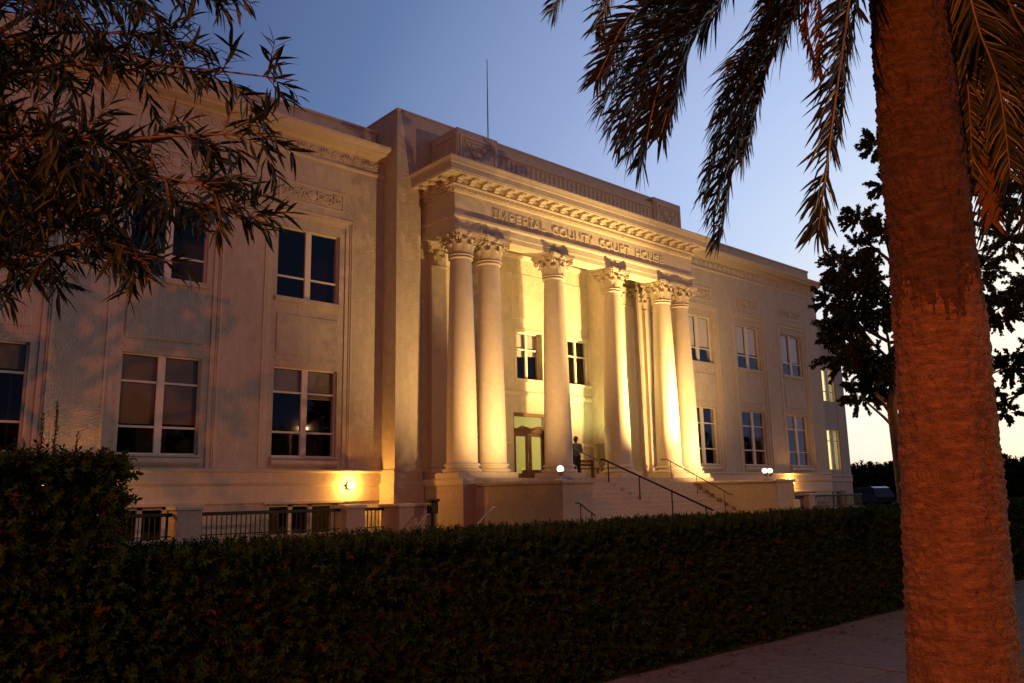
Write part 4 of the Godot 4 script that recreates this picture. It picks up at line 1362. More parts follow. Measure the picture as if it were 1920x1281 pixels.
func rand_dir() -> Vector3:
	var z := rng.randf_range(-1, 1); var a := rng.randf() * TAU; var r := sqrt(1.0 - z * z)
	return Vector3(r * cos(a), z, r * sin(a))

func sprig_mesh(leaves: int, length: float, width: float, spread: float, stem: float) -> ArrayMesh:
	var g := G.new()
	for i in leaves:
		var t := (i + 0.5) / leaves
		var a := i * 2.4 + rng.randf_range(-0.3, 0.3)
		var d := Vector3(cos(a) * spread, 1.0 - 0.25 * spread, sin(a) * spread).normalized()
		add_leaf(g, Transform3D(facing(d, Vector3.UP), Vector3(0, stem * t, 0)), length * rng.randf_range(0.75, 1.15), width * rng.randf_range(0.8, 1.15), 0.35, rng.randf_range(0.0, 0.3), 2)
	return g.mesh()

func green(base: Vector3, vary: float) -> Color:
	var k := rng.randf_range(1.0 - vary, 1.0 + vary)
	var warm := rng.randf_range(-0.12, 0.22)
	return Color(base.x * k * (1.0 + warm), base.y * k, base.z * k * (1.0 - warm))

func hedge(called: String, label: String, lo: Vector3, hi: Vector3, per_m2: float, shoots: int, uneven := 1.0) -> void:
	var c := Vector3((lo.x + hi.x) / 2, 0, (lo.z + hi.z) / 2)
	var t := thing(called, label, "hedge", c)
	var g := G.new()
	var inset := 0.13
	g.cut_box(lo - c + Vector3(inset, 0, inset), hi - c - Vector3.ONE * inset, 0.1)
	put("blocking_core", g, M.twig, t)  # solid dark box added inside the leaves to block light
	var fn := FastNoiseLite.new()
	fn.seed = 77; fn.frequency = 0.9
	var list := []
	var sizes := hi - lo
	var faces := [[Vector3.BACK, sizes.x * sizes.y], [Vector3.UP, sizes.x * sizes.z], [Vector3.RIGHT, sizes.z * sizes.y], [Vector3.LEFT, sizes.z * sizes.y], [Vector3.FORWARD, sizes.x * sizes.y * 0.35]]
	var base := Vector3(0.021, 0.050, 0.010)
	for f in faces:
		for i in int(f[1] * per_m2):
			var p := Vector3(rng.randf_range(lo.x, hi.x), rng.randf_range(lo.y, hi.y), rng.randf_range(lo.z, hi.z))
			if f[0].x != 0: p.x = hi.x if f[0].x > 0 else lo.x
			if f[0].y != 0: p.y = hi.y
			if f[0].z != 0: p.z = hi.z if f[0].z > 0 else lo.z
			var bump := fn.get_noise_3d(p.x * 1.7, p.y * 1.7, p.z * 1.7) * 0.09 * uneven + fn.get_noise_3d(p.x * 7.0, p.y * 7.0, p.z * 7.0) * 0.035
			var depth := rng.randf_range(-0.14, 0.0)
			p += f[0] * (bump + depth)
			if rng.randf() < 0.12 and bump < -0.01: continue
			var d: Vector3 = (f[0] * 0.75 + rand_dir() * 0.85 + Vector3.UP * 0.35).normalized()
			var s := rng.randf_range(0.75, 1.3)
			list.append([Transform3D(facing(d, rand_dir()).scaled(Vector3.ONE * s), p - c), (green(Vector3(0.060, 0.040, 0.013), 0.4) if rng.randf() < 0.03 + 0.2 * maxf(0.0, fn.get_noise_3d(p.x * 2.0 + 50.0, p.y * 2.0, p.z * 2.0) - 0.25) else green(base, 0.45))])
	for i in shoots:
		var p := Vector3(rng.randf_range(lo.x, hi.x), hi.y - 0.06, rng.randf_range(lo.z, hi.z))
		var h := rng.randf_range(0.01, 0.10)
		var lean := Vector3(rng.randf_range(-0.25, 0.25), 1, rng.randf_range(-0.25, 0.25)).normalized()
		for k in 3:
			list.append([Transform3D(facing(lean, rand_dir()).scaled(Vector3(0.6, 0.9, 0.6)), p - c + lean * h * k / 2.0), green(base * 2.2, 0.4)])
	copies("leaves", shared.hedge_sprig, M.hedge_leaf, list, t)

func hedges() -> void:
	shared.hedge_sprig = sprig_mesh(12, 0.034, 0.016, 0.9, 0.08)
	hedge("clipped_hedge", "long low clipped hedge between the pavement and the lawn", Vector3(-21.7, 0, 17.35), Vector3(6.0, 1.24, 18.74), 680.0, 4600, 0.7)
	hedge("tall_hedge", "tall clipped block of hedge with upright shoots at the end of the low hedge", Vector3(-26.0, 0, 17.3), Vector3(-21.76, 1.83, 18.80), 800.0, 60, 0.35)
	var fl := thing("leaf_litter", "fallen leaves scattered on the pavement along the hedge", "leaf litter", Vector3(-16, 0.02, 19.0))
	fl.set_meta("kind", "stuff")
	var lit := []
	for i in 420:
		var off := absf(rng.randfn(0.0, 0.45))
		lit.append([Transform3D(facing(Vector3(rng.randf_range(-1, 1), 0.06, rng.randf_range(-1, 1)), Vector3.UP + rand_dir() * 0.3).scaled(Vector3.ONE * rng.randf_range(0.7, 1.5)), Vector3(rng.randf_range(-5.5, 9.0), 0.012, -0.2 + off)), green(Vector3(0.10, 0.06, 0.02), 0.5)])
	copies("leaves", leaf_mesh(0.05, 0.022, 0.3, 0.2, 2), M.hedge_leaf, lit, fl)
	# upright shoots that have grown out of the tall block
	var t := thing("hedge_shoots", "thin leafy shoots standing up out of the tall hedge block", "shoots", Vector3(-22.08, 1.74, 18.4))
	var list := []
	for i in 9:
		var x: float = rng.randf_range(-0.22, 0.24) if i > 3 else [-0.09, 0.0, -0.16, 0.12][i]
		var h: float = [0.34, 0.42, 0.22, 0.26][i] if i < 4 else rng.randf_range(0.10, 0.22)
		var z := rng.randf_range(-0.15, 0.15)
		var g := G.new()
		g.tube([Vector3(x, 0, z), Vector3(x + 0.01, h * 0.6, z), Vector3(x + 0.015, h, z)], [0.005, 0.004, 0.002], 5)
		put("stem", g, M.twig, t)
		for k in int(h / 0.028):
			list.append([Transform3D(facing(Vector3(rng.randf_range(-0.5, 0.5), 1, rng.randf_range(-0.5, 0.5)), rand_dir()).scaled(Vector3.ONE * 0.55), Vector3(x + 0.01, 0.02 + k * 0.028, z)), green(Vector3(0.04, 0.055, 0.014), 0.3)])
	copies("leaves", shared.hedge_sprig, M.hedge_leaf, list, t)

func bezier(a: Vector3, b: Vector3, c: Vector3, d: Vector3, t: float) -> Vector3:
	return a.bezier_interpolate(b, c, d, t)

func frond(parent: Node3D, p0: Vector3, p1: Vector3, p2: Vector3, p3: Vector3, leaflet: float, dead := false) -> void:
	var pts := []
	for i in 8: pts.append(bezier(p0, p1, p2, p3, i / 7.0))
	frond_through(parent, pts, leaflet, dead)

func frond_through(parent: Node3D, course: Array, leaflet: float, dead := false, roll := 0.0) -> void:
	var f := part_node("frond", parent)
	var cv := Curve3D.new()
	for i in course.size():
		var tan: Vector3 = (course[mini(i + 1, course.size() - 1)] - course[maxi(i - 1, 0)]) / 6.0
		cv.add_point(course[i], -tan, tan)
	var total := cv.get_baked_length()
	var pts := []; var rad := []
	for i in 25:
		var t := i / 24.0
		pts.append(cv.sample_baked(total * t, true)); rad.append(lerpf(0.019, 0.003, pow(t, 0.8)))
	var g := G.new()
	g.tube(pts, rad, 6)
	put("stalk", g, M.dead_frond if dead else M.frond_stalk, f)
	g = G.new()
	var n := int(total * 78.0)
	var twist := rng.randf_range(-0.5, 0.5)
	var gap := rng.randf_range(0.3, 0.9)
	for i in n:
		var t := 0.12 + 0.88 * i / (n - 1)
		var p := cv.sample_baked(total * t, true)
		var tg := (cv.sample_baked(minf(total * t + 0.03, total), true) - cv.sample_baked(total * t - 0.03, true)).normalized()
		var side := tg.cross(Vector3.UP)
		if side.length() < 0.25: side = tg.cross(Vector3(p.x - course[0].x, 0.0, p.z - course[0].z))
		side = side.normalized().rotated(tg, twist * t + roll)
		var up := side.cross(tg).normalized()
		var env := (0.40 + 0.60 * sin(PI * clampf(0.16 + 0.74 * t, 0.0, 1.0)))
		for s in [-1.0, 1.0]:
			if rng.randf() < 0.06 or (absf(t - gap) < 0.02 and rng.randf() < 0.6): continue
			var ln := leaflet * env * rng.randf_range(0.72, 1.12)
			var d: Vector3 = (side * s * rng.randf_range(0.5, 0.95) + tg * lerpf(0.5, 1.05, t) * rng.randf_range(0.75, 1.25) + up * rng.randf_range(-0.15, 0.75) + rand_dir() * 0.12).normalized()
			var sag := (d + Vector3.DOWN * rng.randf_range(0.15, 0.7)).normalized()
			var wv := facing(d, up + rand_dir() * 0.5)
			var w := rng.randf_range(0.0065, 0.0115)
			var q1 := p + d * ln * 0.5; var q2 := q1 + sag * ln * 0.5
			var rows := []
			for e in [[p, w * 0.6], [p.lerp(q1, 0.5), w], [q1, w * 0.9], [q1.lerp(q2, 0.6), w * 0.55], [q2, w * 0.06]]:
				rows.append(PackedVector3Array([e[0] - wv.x * e[1] + wv.z * e[1] * 0.45, e[0], e[0] + wv.x * e[1] + wv.z * e[1] * 0.45]))
			g.grid(rows, false)
	put("leaflets", g, M.dead_frond if dead else M.palm_leaf, f)

func palm() -> void:
	var o := Vector3(-17.90, 0, 21.72)
	var t := thing("date_palm", "date palm with a thick ringed trunk lit orange and drooping dark fronds", "palm tree", o)
	# trunk: rings of old leaf scars, fibres between them
	var axis := [Vector3(-17.86, -0.1, 21.70), Vector3(-17.98, 0.9, 21.79), Vector3(-18.18, 2.45, 21.94), Vector3(-18.51, 4.48, 22.09), Vector3(-18.66, 5.67, 22.12), Vector3(-18.74, 6.3, 22.13)]
	var radius := [0.325, 0.285, 0.246, 0.186, 0.172, 0.175]
	var cv := Curve3D.new()
	for p in axis: cv.add_point(p - o)
	var fn := FastNoiseLite.new()
	fn.seed = 5; fn.frequency = 1.0; fn.fractal_octaves = 3
	var rows := []
	var total := cv.get_baked_length()
	var nrows := 320; var segs := 128
	for i in nrows:
		var s := total * i / (nrows - 1)
		var c := cv.sample_baked(s, true)
		var y := c.y
		var r := 0.0
		for k in axis.size() - 1:
			if y >= axis[k].y and y <= axis[k + 1].y:
				r = lerpf(radius[k], radius[k + 1], (y - axis[k].y) / (axis[k + 1].y - axis[k].y))
		if r == 0.0: r = radius[0] if y < 1.0 else radius[5]
		if y > 3.2: r += 0.010 * smoothstep(3.2, 3.35, y)
		var line := PackedVector3Array()
		for j in segs:
			var a := TAU * j / segs
			var cx := cos(a); var cz := sin(a)
			var ring := fposmod((s + 0.05 * fn.get_noise_2d(cx * 1.4 + 9.0, cz * 1.4 + s * 0.4)) / 0.062, 1.0)
			var saw := 0.021 * (ring * ring) * (0.55 + 0.9 * fn.get_noise_3d(cx * 3.0, s * 5.0, cz * 3.0))
			var rough := 0.014 * fn.get_noise_3d(cx * 6.0, s * 18.0, cz * 6.0) + 0.007 * fn.get_noise_3d(cx * 16.0, s * 44.0, cz * 16.0)
			var flare := 0.012 * fn.get_noise_3d(cx * 1.5, s * 1.2, cz * 1.5)
			var rr := r + saw + rough + flare
			line.append(c + Vector3(cx * rr, 0, cz * rr))
		rows.append(line)
	# the lower trunk is bare bark; above a ragged edge brown fibre, darkened to paint in frond shade
	var g := G.new(); var shaded_fibre := G.new()
	var nrm := []
	for i in nrows:
		var line := PackedVector3Array()
		for j in segs:
			var du: Vector3 = rows[i][(j + 1) % segs] - rows[i][(j + segs - 1) % segs]
			var dv: Vector3 = rows[mini(i + 1, nrows - 1)][j] - rows[maxi(i - 1, 0)][j]
			line.append(dv.cross(du).normalized())
		nrm.append(line)
	for i in nrows - 1:
		for j in segs:
			var k := (j + 1) % segs
			var a := TAU * j / segs
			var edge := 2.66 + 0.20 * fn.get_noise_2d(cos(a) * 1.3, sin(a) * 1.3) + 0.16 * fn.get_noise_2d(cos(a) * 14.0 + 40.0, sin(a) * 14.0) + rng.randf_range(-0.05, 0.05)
			var to: G = shaded_fibre if rows[i][j].y > edge else g
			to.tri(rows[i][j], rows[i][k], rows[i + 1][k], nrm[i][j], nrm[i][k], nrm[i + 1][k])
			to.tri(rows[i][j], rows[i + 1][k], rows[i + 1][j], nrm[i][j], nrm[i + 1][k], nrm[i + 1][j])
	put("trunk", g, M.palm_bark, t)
	put("fibre_shade", shaded_fibre, M.palm_fibre_shade, t)
	# crown
	var top := Vector3(-18.72, 6.25, 22.13)
	g = G.new()
	for i in 26:
		var a := i * 2.4
		var d := Vector3(cos(a), 0.25 + 0.5 * (i % 3) / 2.0, sin(a)).normalized()
		var b := top - o + Vector3(cos(a) * 0.16, -0.25 + 0.018 * i, sin(a) * 0.16)
		g.tube([b, b + d * 0.2, b + d * 0.36 + Vector3.UP * 0.05], [0.045, 0.04, 0.028], 6)
	put("leaf_bases", g, M.palm_bark, t)
	# where each hanging frond runs, from its shoulder to its tip
	var courses := [
		[[Vector3(-19.10, 6.01, 21.67), Vector3(-19.35, 4.80, 21.22), Vector3(-19.59, 4.29, 20.94), Vector3(-19.71, 3.79, 20.77)], 0.30],
		[[Vector3(-19.19, 5.86, 21.76), Vector3(-19.40, 4.69, 21.34), Vector3(-19.67, 4.11, 21.10), Vector3(-19.76, 3.55, 20.95)], 0.30],
		[[Vector3(-19.27, 5.67, 21.85), Vector3(-19.47, 4.50, 21.51), Vector3(-19.64, 4.15, 21.34), Vector3(-19.71, 3.74, 21.24)], 0.30],
		[[Vector3(-19.01, 5.80, 22.04), Vector3(-19.17, 4.42, 21.62), Vector3(-19.36, 3.90, 21.46), Vector3(-19.44, 3.16, 21.27)], 0.30],
		[[Vector3(-19.07, 5.71, 22.11), Vector3(-19.17, 4.37, 21.74), Vector3(-19.30, 3.99, 21.60), Vector3(-19.37, 3.58, 21.50)], 0.30],
		[[Vector3(-19.09, 5.58, 22.26), Vector3(-19.06, 4.45, 22.07), Vector3(-19.11, 3.99, 21.98), Vector3(-19.14, 3.51, 21.90)], 0.30],
		[[Vector3(-18.00, 6.35, 22.20), Vector3(-17.63, 4.82, 22.15), Vector3(-17.48, 4.22, 22.13), Vector3(-17.33, 3.41, 22.06)], 0.30],
		[[Vector3(-18.22, 6.18, 22.24), Vector3(-17.95, 4.68, 22.17), Vector3(-17.88, 4.15, 22.17), Vector3(-17.78, 3.54, 22.10)], 0.30],
		[[Vector3(-19.08, 6.02, 21.70), Vector3(-19.33, 4.82, 21.17), Vector3(-19.56, 4.40, 20.86), Vector3(-19.69, 3.94, 20.69)], 0.30],
		[[Vector3(-19.16, 5.90, 21.73), Vector3(-19.39, 4.72, 21.30), Vector3(-19.63, 4.16, 21.01), Vector3(-19.73, 3.66, 20.86)], 0.30],
		[[Vector3(-19.22, 5.82, 21.80), Vector3(-19.46, 4.63, 21.42), Vector3(-19.70, 4.04, 21.19), Vector3(-19.78, 3.45, 21.04)], 0.30],
		[[Vector3(-19.03, 6.08, 21.62), Vector3(-19.25, 4.91, 20.99), Vector3(-19.42, 4.67, 20.71), Vector3(-19.50, 4.29, 20.48)], 0.30],
		[[Vector3(-19.24, 5.71, 21.82), Vector3(-19.46, 4.53, 21.46), Vector3(-19.61, 4.11, 21.28), Vector3(-19.68, 3.63, 21.11)], 0.30],
		[[Vector3(-19.03, 5.75, 22.08), Vector3(-19.22, 4.37, 21.70), Vector3(-19.37, 3.86, 21.51), Vector3(-19.44, 3.00, 21.30)], 0.30],
		[[Vector3(-18.99, 5.84, 22.00), Vector3(-19.16, 4.43, 21.57), Vector3(-19.32, 3.95, 21.37), Vector3(-19.36, 3.34, 21.18)], 0.30],
		[[Vector3(-18.87, 5.90, 21.99), Vector3(-18.92, 4.52, 21.60), Vector3(-19.02, 4.10, 21.40), Vector3(-19.06, 3.59, 21.24)], 0.30],
		[[Vector3(-19.19, 5.49, 22.29), Vector3(-19.23, 4.36, 22.10), Vector3(-19.27, 3.80, 21.99), Vector3(-19.31, 2.94, 21.81)], 0.30, 1.25],
		[[Vector3(-18.97, 6.55, 21.38), Vector3(-19.19, 5.64, 20.82), Vector3(-19.33, 5.14, 20.57), Vector3(-19.38, 4.75, 20.42)], 0.30],
		[[Vector3(-18.81, 6.99, 21.09), Vector3(-19.14, 5.94, 20.39), Vector3(-19.29, 5.44, 20.14), Vector3(-19.37, 5.10, 19.98)], 0.30],
		[[Vector3(-18.14, 6.26, 22.20), Vector3(-17.78, 4.77, 22.13), Vector3(-17.71, 4.02, 22.15), Vector3(-17.57, 3.27, 22.08)], 0.33],
		[[Vector3(-18.37, 6.00, 22.33), Vector3(-18.12, 4.53, 22.32), Vector3(-18.00, 4.02, 22.37), Vector3(-17.93, 3.43, 22.35)], 0.33],
		[[Vector3(-17.78, 6.61, 22.05), Vector3(-17.45, 5.00, 21.94), Vector3(-17.33, 4.55, 21.94), Vector3(-17.24, 3.99, 21.88)], 0.33],
		[[Vector3(-18.03, 6.26, 22.29), Vector3(-17.63, 4.83, 22.28), Vector3(-17.46, 4.48, 22.35), Vector3(-17.33, 4.03, 22.35)], 0.33],
		[[Vector3(-18.25, 6.09, 22.32), Vector3(-17.94, 4.59, 22.36), Vector3(-17.72, 3.93, 22.39), Vector3(-17.68, 3.11, 22.35)], 0.33],
		[[Vector3(-17.92, 6.44, 22.16), Vector3(-17.55, 4.88, 22.09), Vector3(-17.36, 4.38, 22.14), Vector3(-17.24, 3.69, 22.08)], 0.33],
		[[Vector3(-18.39, 5.92, 22.42), Vector3(-18.08, 4.53, 22.49), Vector3(-17.90, 4.15, 22.56), Vector3(-17.88, 3.54, 22.56)], 0.33]]
	for q in courses:
		var c: Array = q[0]
		var od := Vector3(c[0].x - top.x, 0, c[0].z - top.z).normalized()
		frond_through(t, [top - o + od * 0.1, c[0] - o, c[1] - o, c[2] - o, c[3] - o], q[1], false, q[2] if q.size() > 2 else 0.0)
	# the rest of the crown, above and behind the picture
	for tip in [Vector3(-20.6, 5.3, 23.4), Vector3(-19.2, 5.0, 24.4), Vector3(-17.2, 5.2, 24.2), Vector3(-16.4, 5.6, 23.2), Vector3(-20.9, 6.0, 21.6), Vector3(-16.4, 6.4, 20.6), Vector3(-18.9, 6.9, 19.6)]:
		var od := Vector3(tip.x - top.x, 0, tip.z - top.z)
		var flat := od.length()
		od = od.normalized()
		frond_through(t, [top - o + od * 0.12, top - o + od * 0.5 + Vector3.UP * 0.45, top - o + od * flat * 0.7 + Vector3.UP * 0.35, tip - o], 0.36)
	frond_through(t, [top - o, Vector3(-19.01, 5.75, 22.10) - o, Vector3(-19.07, 4.58, 21.82) - o, Vector3(-19.12, 4.25, 21.76) - o, Vector3(-19.09, 3.95, 21.78) - o], 0.16, true)
	frond(t, top - o + Vector3(-0.1, -0.1, 0), top - o + Vector3(-0.35, 0.1, -0.1), top - o + Vector3(-0.45, -1.0, -0.2), Vector3(-19.10, 3.92, 21.80) - o, 0.14, true)
	frond(t, top - o + Vector3(0.1, -0.1, 0.1), top - o + Vector3(0.45, 0.1, 0.1), top - o + Vector3(0.75, -1.0, 0.15), Vector3(-17.70, 3.25, 22.15) - o, 0.2, true)

func twig_leaves(list: Array, base: Vector3, dir: Vector3, length: float, count: int, droop: float, leaf_scale: float, tint: Vector3) -> PackedVector3Array:
	var pts := PackedVector3Array([base])
	var d := dir.normalized()
	var p := base
	var n := 6
	for i in n:
		d = (d + Vector3.DOWN * droop / n + rand_dir() * 0.10).normalized()
		p += d * length / n
		pts.append(p)
	for i in count:
		var t := 0.15 + 0.85 * (i + rng.randf()) / count
		var k := clampi(int(t * n), 0, n - 1)
		var at: Vector3 = pts[k].lerp(pts[k + 1], clampf(t * n - k, 0.0, 1.0))
		var tg: Vector3 = (pts[k + 1] - pts[k]).normalized()
		var sd := tg.cross(rand_dir()).normalized()
		var ld := (tg * rng.randf_range(0.5, 1.1) + sd * 0.75 + Vector3.DOWN * 0.12).normalized()
		var s := leaf_scale * rng.randf_range(0.7, 1.2)
		list.append([Transform3D(facing(ld, Vector3.UP + rand_dir() * 0.7).scaled(Vector3.ONE * s), at), green(tint, 0.4)])
	return pts

func left_tree() -> void:
	var o := Vector3(-22.86, 0, 17.05)
	var t := thing("willow_leaved_tree", "tree with long narrow leaves hanging out over the tall hedge", "tree", o)
	var trunk := [Vector3(-22.84, 0, 17.0), Vector3(-22.86, 1.77, 17.10), Vector3(-22.91, 3.11, 17.39), Vector3(-22.92, 4.11, 17.64), Vector3(-22.96, 5.11, 17.86), Vector3(-23.0, 6.0, 18.0)]
	var g := G.new()
	var loc := []
	for p in trunk: loc.append(p - o)
	g.tube(loc, [0.13, 0.10, 0.085, 0.065, 0.04, 0.015], 12)
	put("trunk", g, M.bark, t)
	var limbs := [
		[Vector3(-22.90, 3.10, 17.38), Vector3(-22.25, 3.28, 18.26), Vector3(-21.74, 3.36, 19.00), Vector3(-21.34, 3.14, 19.58)],
		[Vector3(-22.91, 3.37, 17.46), Vector3(-22.32, 3.72, 18.21), Vector3(-21.82, 3.75, 18.94), Vector3(-21.31, 3.67, 19.66)],
		[Vector3(-22.89, 3.71, 17.43), Vector3(-22.48, 4.26, 18.07), Vector3(-21.88, 4.29, 18.75), Vector3(-21.19, 4.07, 19.59)],
		[Vector3(-22.92, 4.11, 17.64), Vector3(-22.36, 4.75, 18.16), Vector3(-21.89, 4.91, 18.63), Vector3(-21.45, 4.82, 19.10)],
		[Vector3(-22.88, 2.85, 17.47), Vector3(-22.40, 3.00, 18.32), Vector3(-22.09, 3.08, 18.75), Vector3(-21.82, 2.93, 19.10)],
		[Vector3(-22.88, 3.51, 17.25), Vector3(-22.26, 3.53, 17.67), Vector3(-21.82, 3.66, 18.10), Vector3(-21.11, 3.71, 18.88)],
		[Vector3(-22.94, 3.49, 17.88), Vector3(-22.48, 3.70, 18.61), Vector3(-22.11, 3.50, 19.01), Vector3(-21.60, 3.30, 19.52)],
		[Vector3(-22.90, 4.25, 17.28), Vector3(-22.43, 4.77, 17.56), Vector3(-21.86, 4.89, 17.96), Vector3(-21.40, 4.82, 18.30)],
		[Vector3(-22.92, 3.3, 17.6), Vector3(-22.62, 3.35, 18.5), Vector3(-22.40, 3.55, 19.0), Vector3(-22.15, 3.45, 19.4)],
		[Vector3(-22.93, 3.9, 17.7), Vector3(-22.70, 4.3, 18.4), Vector3(-22.50, 4.5, 18.9), Vector3(-22.20, 4.35, 19.4)],
		[Vector3(-22.93, 4.6, 17.75), Vector3(-23.3, 5.1, 18.4), Vector3(-23.5, 5.1, 18.9), Vector3(-23.6, 4.9, 19.3)],
		[Vector3(-22.90, 3.9, 17.5), Vector3(-23.4, 4.3, 17.2), Vector3(-23.9, 4.4, 17.0), Vector3(-24.4, 4.2, 16.9)]]
	var list := []
	var tint := Vector3(0.021, 0.044, 0.013)
	for li in limbs.size():
		var L: Array = limbs[li]
		var pts := []; var rad := []
		for i in 13:
			var q := i / 12.0
			# a smooth curve through the four points
			var k := clampi(int(q * 3.0), 0, 2)
			var a: Vector3 = L[maxi(k - 1, 0)]; var d: Vector3 = L[mini(k + 2, 3)]
			pts.append(L[k].cubic_interpolate(L[k + 1], a, d, clampf(q * 3.0 - k, 0.0, 1.0)) - o)
			rad.append(lerpf(0.022, 0.003, q))
		g = G.new()
		g.tube(pts, rad, 7)
		var limb := put("limb", g, M.bark, t)
		var tw := G.new()
		var nt := 44
		for i in nt:
			var q := 0.10 + 0.90 * (i + rng.randf()) / nt
			var at: Vector3 = pts[clampi(int(q * 12.0), 0, 12)]
			var tg: Vector3 = (pts[mini(int(q * 12.0) + 1, 12)] - pts[maxi(int(q * 12.0) - 1, 0)]).normalized()
			var d := (tg * rng.randf_range(0.2, 1.0) + rand_dir() * 0.8).normalized()
			var ln := rng.randf_range(0.22, 0.50) * lerpf(1.1, 0.62, q)
			var got := twig_leaves(list, at, d, ln, int(ln * 52.0), 0.30, 1.0, tint)
			var rr := []
			for k in got.size(): rr.append(lerpf(0.005, 0.0015, float(k) / got.size()))
			tw.tube(Array(got), rr, 4)
		put("twigs", tw, M.bark, limb)
	list.sort_custom(func(a, b) -> bool: return (a[0].origin + o).distance_squared_to(EYE) < (b[0].origin + o).distance_squared_to(EYE))
	var lm := leaf_mesh(0.155, 0.022, 0.35, 0.14, 4)
	for i in 300:
		put("leaf", lm, M["narrow_leaf_%d" % (i % 3)], t, list[i][0])
	copies("foliage", lm, M.oleander_leaf, list.slice(300), t)

func broad_tree() -> void:
	var o := Vector3(-0.45, 0, 14.05)
	var t := thing("broad_leaved_tree", "slender-trunked tree with big rounded leaves on the lawn before the right wing", "tree", o)
	var g := G.new()
	g.tube([Vector3(0.05, 0, -0.05), Vector3(-0.07, 1.45, 0.03), Vector3(-0.55, 3.79, 0.19), Vector3(-0.67, 6.0, 0.7), Vector3(-0.8, 8.2, 1.0), Vector3(-0.97, 10.6, 1.46), Vector3(-1.1, 12.0, 1.6)], [0.19, 0.15, 0.13, 0.10, 0.075, 0.045, 0.012], 12)
	put("trunk", g, M.bark, t)
	# clumps: centre, radius, number of leafy twigs
	var clumps := [
		[Vector3(-2.0, 6.1, 13.9), 1.05, 34], [Vector3(-2.55, 7.5, 13.9), 0.75, 16], [Vector3(-2.35, 4.7, 14.5), 0.75, 24], [Vector3(-1.6, 5.1, 13.4), 0.95, 30], [Vector3(-2.9, 5.6, 13.9), 0.6, 14], [Vector3(-1.35, 6.3, 14.4), 0.9, 26], [Vector3(-2.2, 6.9, 14.3), 0.7, 18], [Vector3(-2.1, 4.0, 13.9), 0.55, 10],
		[Vector3(-1.66, 8.4, 14.8), 0.65, 14], [Vector3(-1.75, 9.7, 15.0), 0.55, 13], [Vector3(-1.66, 10.9, 14.9), 0.6, 14], [Vector3(-1.45, 11.9, 15.6), 0.6, 12], [Vector3(-2.0, 8.0, 14.2), 0.5, 9],
		[Vector3(-0.4, 8.6, 16.0), 0.9, 20], [Vector3(0.3, 9.9, 16.2), 0.8, 16], [Vector3(0.7, 7.4, 16.2), 0.95, 24], [Vector3(1.4, 6.4, 16.4), 0.9, 24], [Vector3(0.75, 5.4, 15.5), 0.85, 22], [Vector3(1.4, 4.8, 16.5), 0.7, 16], [Vector3(0.4, 4.0, 16.0), 0.6, 10], [Vector3(-0.9, 7.2, 15.4), 0.8, 18], [Vector3(-0.6, 11.0, 15.9), 0.7, 12], [Vector3(1.9, 8.4, 16.7), 0.8, 16], [Vector3(-0.3, 5.4, 14.9), 0.8, 16], [Vector3(0.9, 3.5, 16.4), 0.5, 8],
		[Vector3(2.4, 7.0, 17.0), 1.0, 26], [Vector3(2.7, 5.4, 17.2), 0.9, 22], [Vector3(2.2, 9.6, 17.0), 0.9, 18], [Vector3(1.0, 11.2, 16.6), 0.9, 14], [Vector3(3.1, 8.4, 17.6), 0.9, 18], [Vector3(3.4, 6.6, 17.8), 0.9, 18], [Vector3(1.9, 4.2, 17.0), 0.7, 14], [Vector3(0.1, 6.4, 15.4), 0.9, 22],
		[Vector3(-2.6, 6.6, 13.6), 0.7, 18], [Vector3(-3.0, 4.9, 14.2), 0.55, 12], [Vector3(-1.1, 4.3, 13.8), 0.7, 16], [Vector3(-1.7, 7.4, 14.0), 0.75, 18], [Vector3(-2.2, 8.8, 14.4), 0.5, 10]]
	var trunk_at := func(y: float) -> Vector3:
		var q := clampf(y / 12.0, 0.0, 1.0)
		return Vector3(-0.45 + 0.05 - 1.1 * q, y, 14.0 + 1.6 * q * q)
	var list := []
	var tint := Vector3(0.040, 0.062, 0.020)
	for c in clumps:
		var from: Vector3 = trunk_at.call(clampf(c[0].y - 1.1, 3.2, 11.0))
		g = G.new()
		var m := from.lerp(c[0], 0.5) + Vector3(rng.randf_range(-0.2, 0.2), -0.15, rng.randf_range(-0.2, 0.2))
		g.tube([from - o, m - o, c[0] - o], [0.05, 0.038, 0.02], 7)
		var limb := put("limb", g, M.bark, t)
		var tw := G.new()
		for i in int(c[2] * 2.5):
			var d := rand_dir()
			var r: float = c[1] * pow(rng.randf(), 0.45)
			var tip: Vector3 = c[0] + Vector3(d.x * r * 1.05, d.y * r * 0.85, d.z * r * 1.05)
			var start: Vector3 = c[0].lerp(tip, 0.25)
			var got := twig_leaves(list, start - o, tip - start + Vector3.UP * 0.05, maxf(start.distance_to(tip), 0.42), 54, 0.25, rng.randf_range(0.8, 1.2), tint)
			var rr := []
			for k in got.size(): rr.append(lerpf(0.009, 0.003, float(k) / got.size()))
			tw.tube(Array(got), rr, 4)
		put("twigs", tw, M.bark, limb)
	list.sort_custom(func(a, b) -> bool: return (a[0].origin + o).distance_squared_to(EYE) < (b[0].origin + o).distance_squared_to(EYE))
	var lm := leaf_mesh(0.105, 0.070, 0.30, 0.15, 3)
	for i in 300:
		put("leaf", lm, M["broad_leaf_%d" % (i % 3)], t, list[i][0])
	copies("foliage", lm, M.broad_leaf, list.slice(300), t)

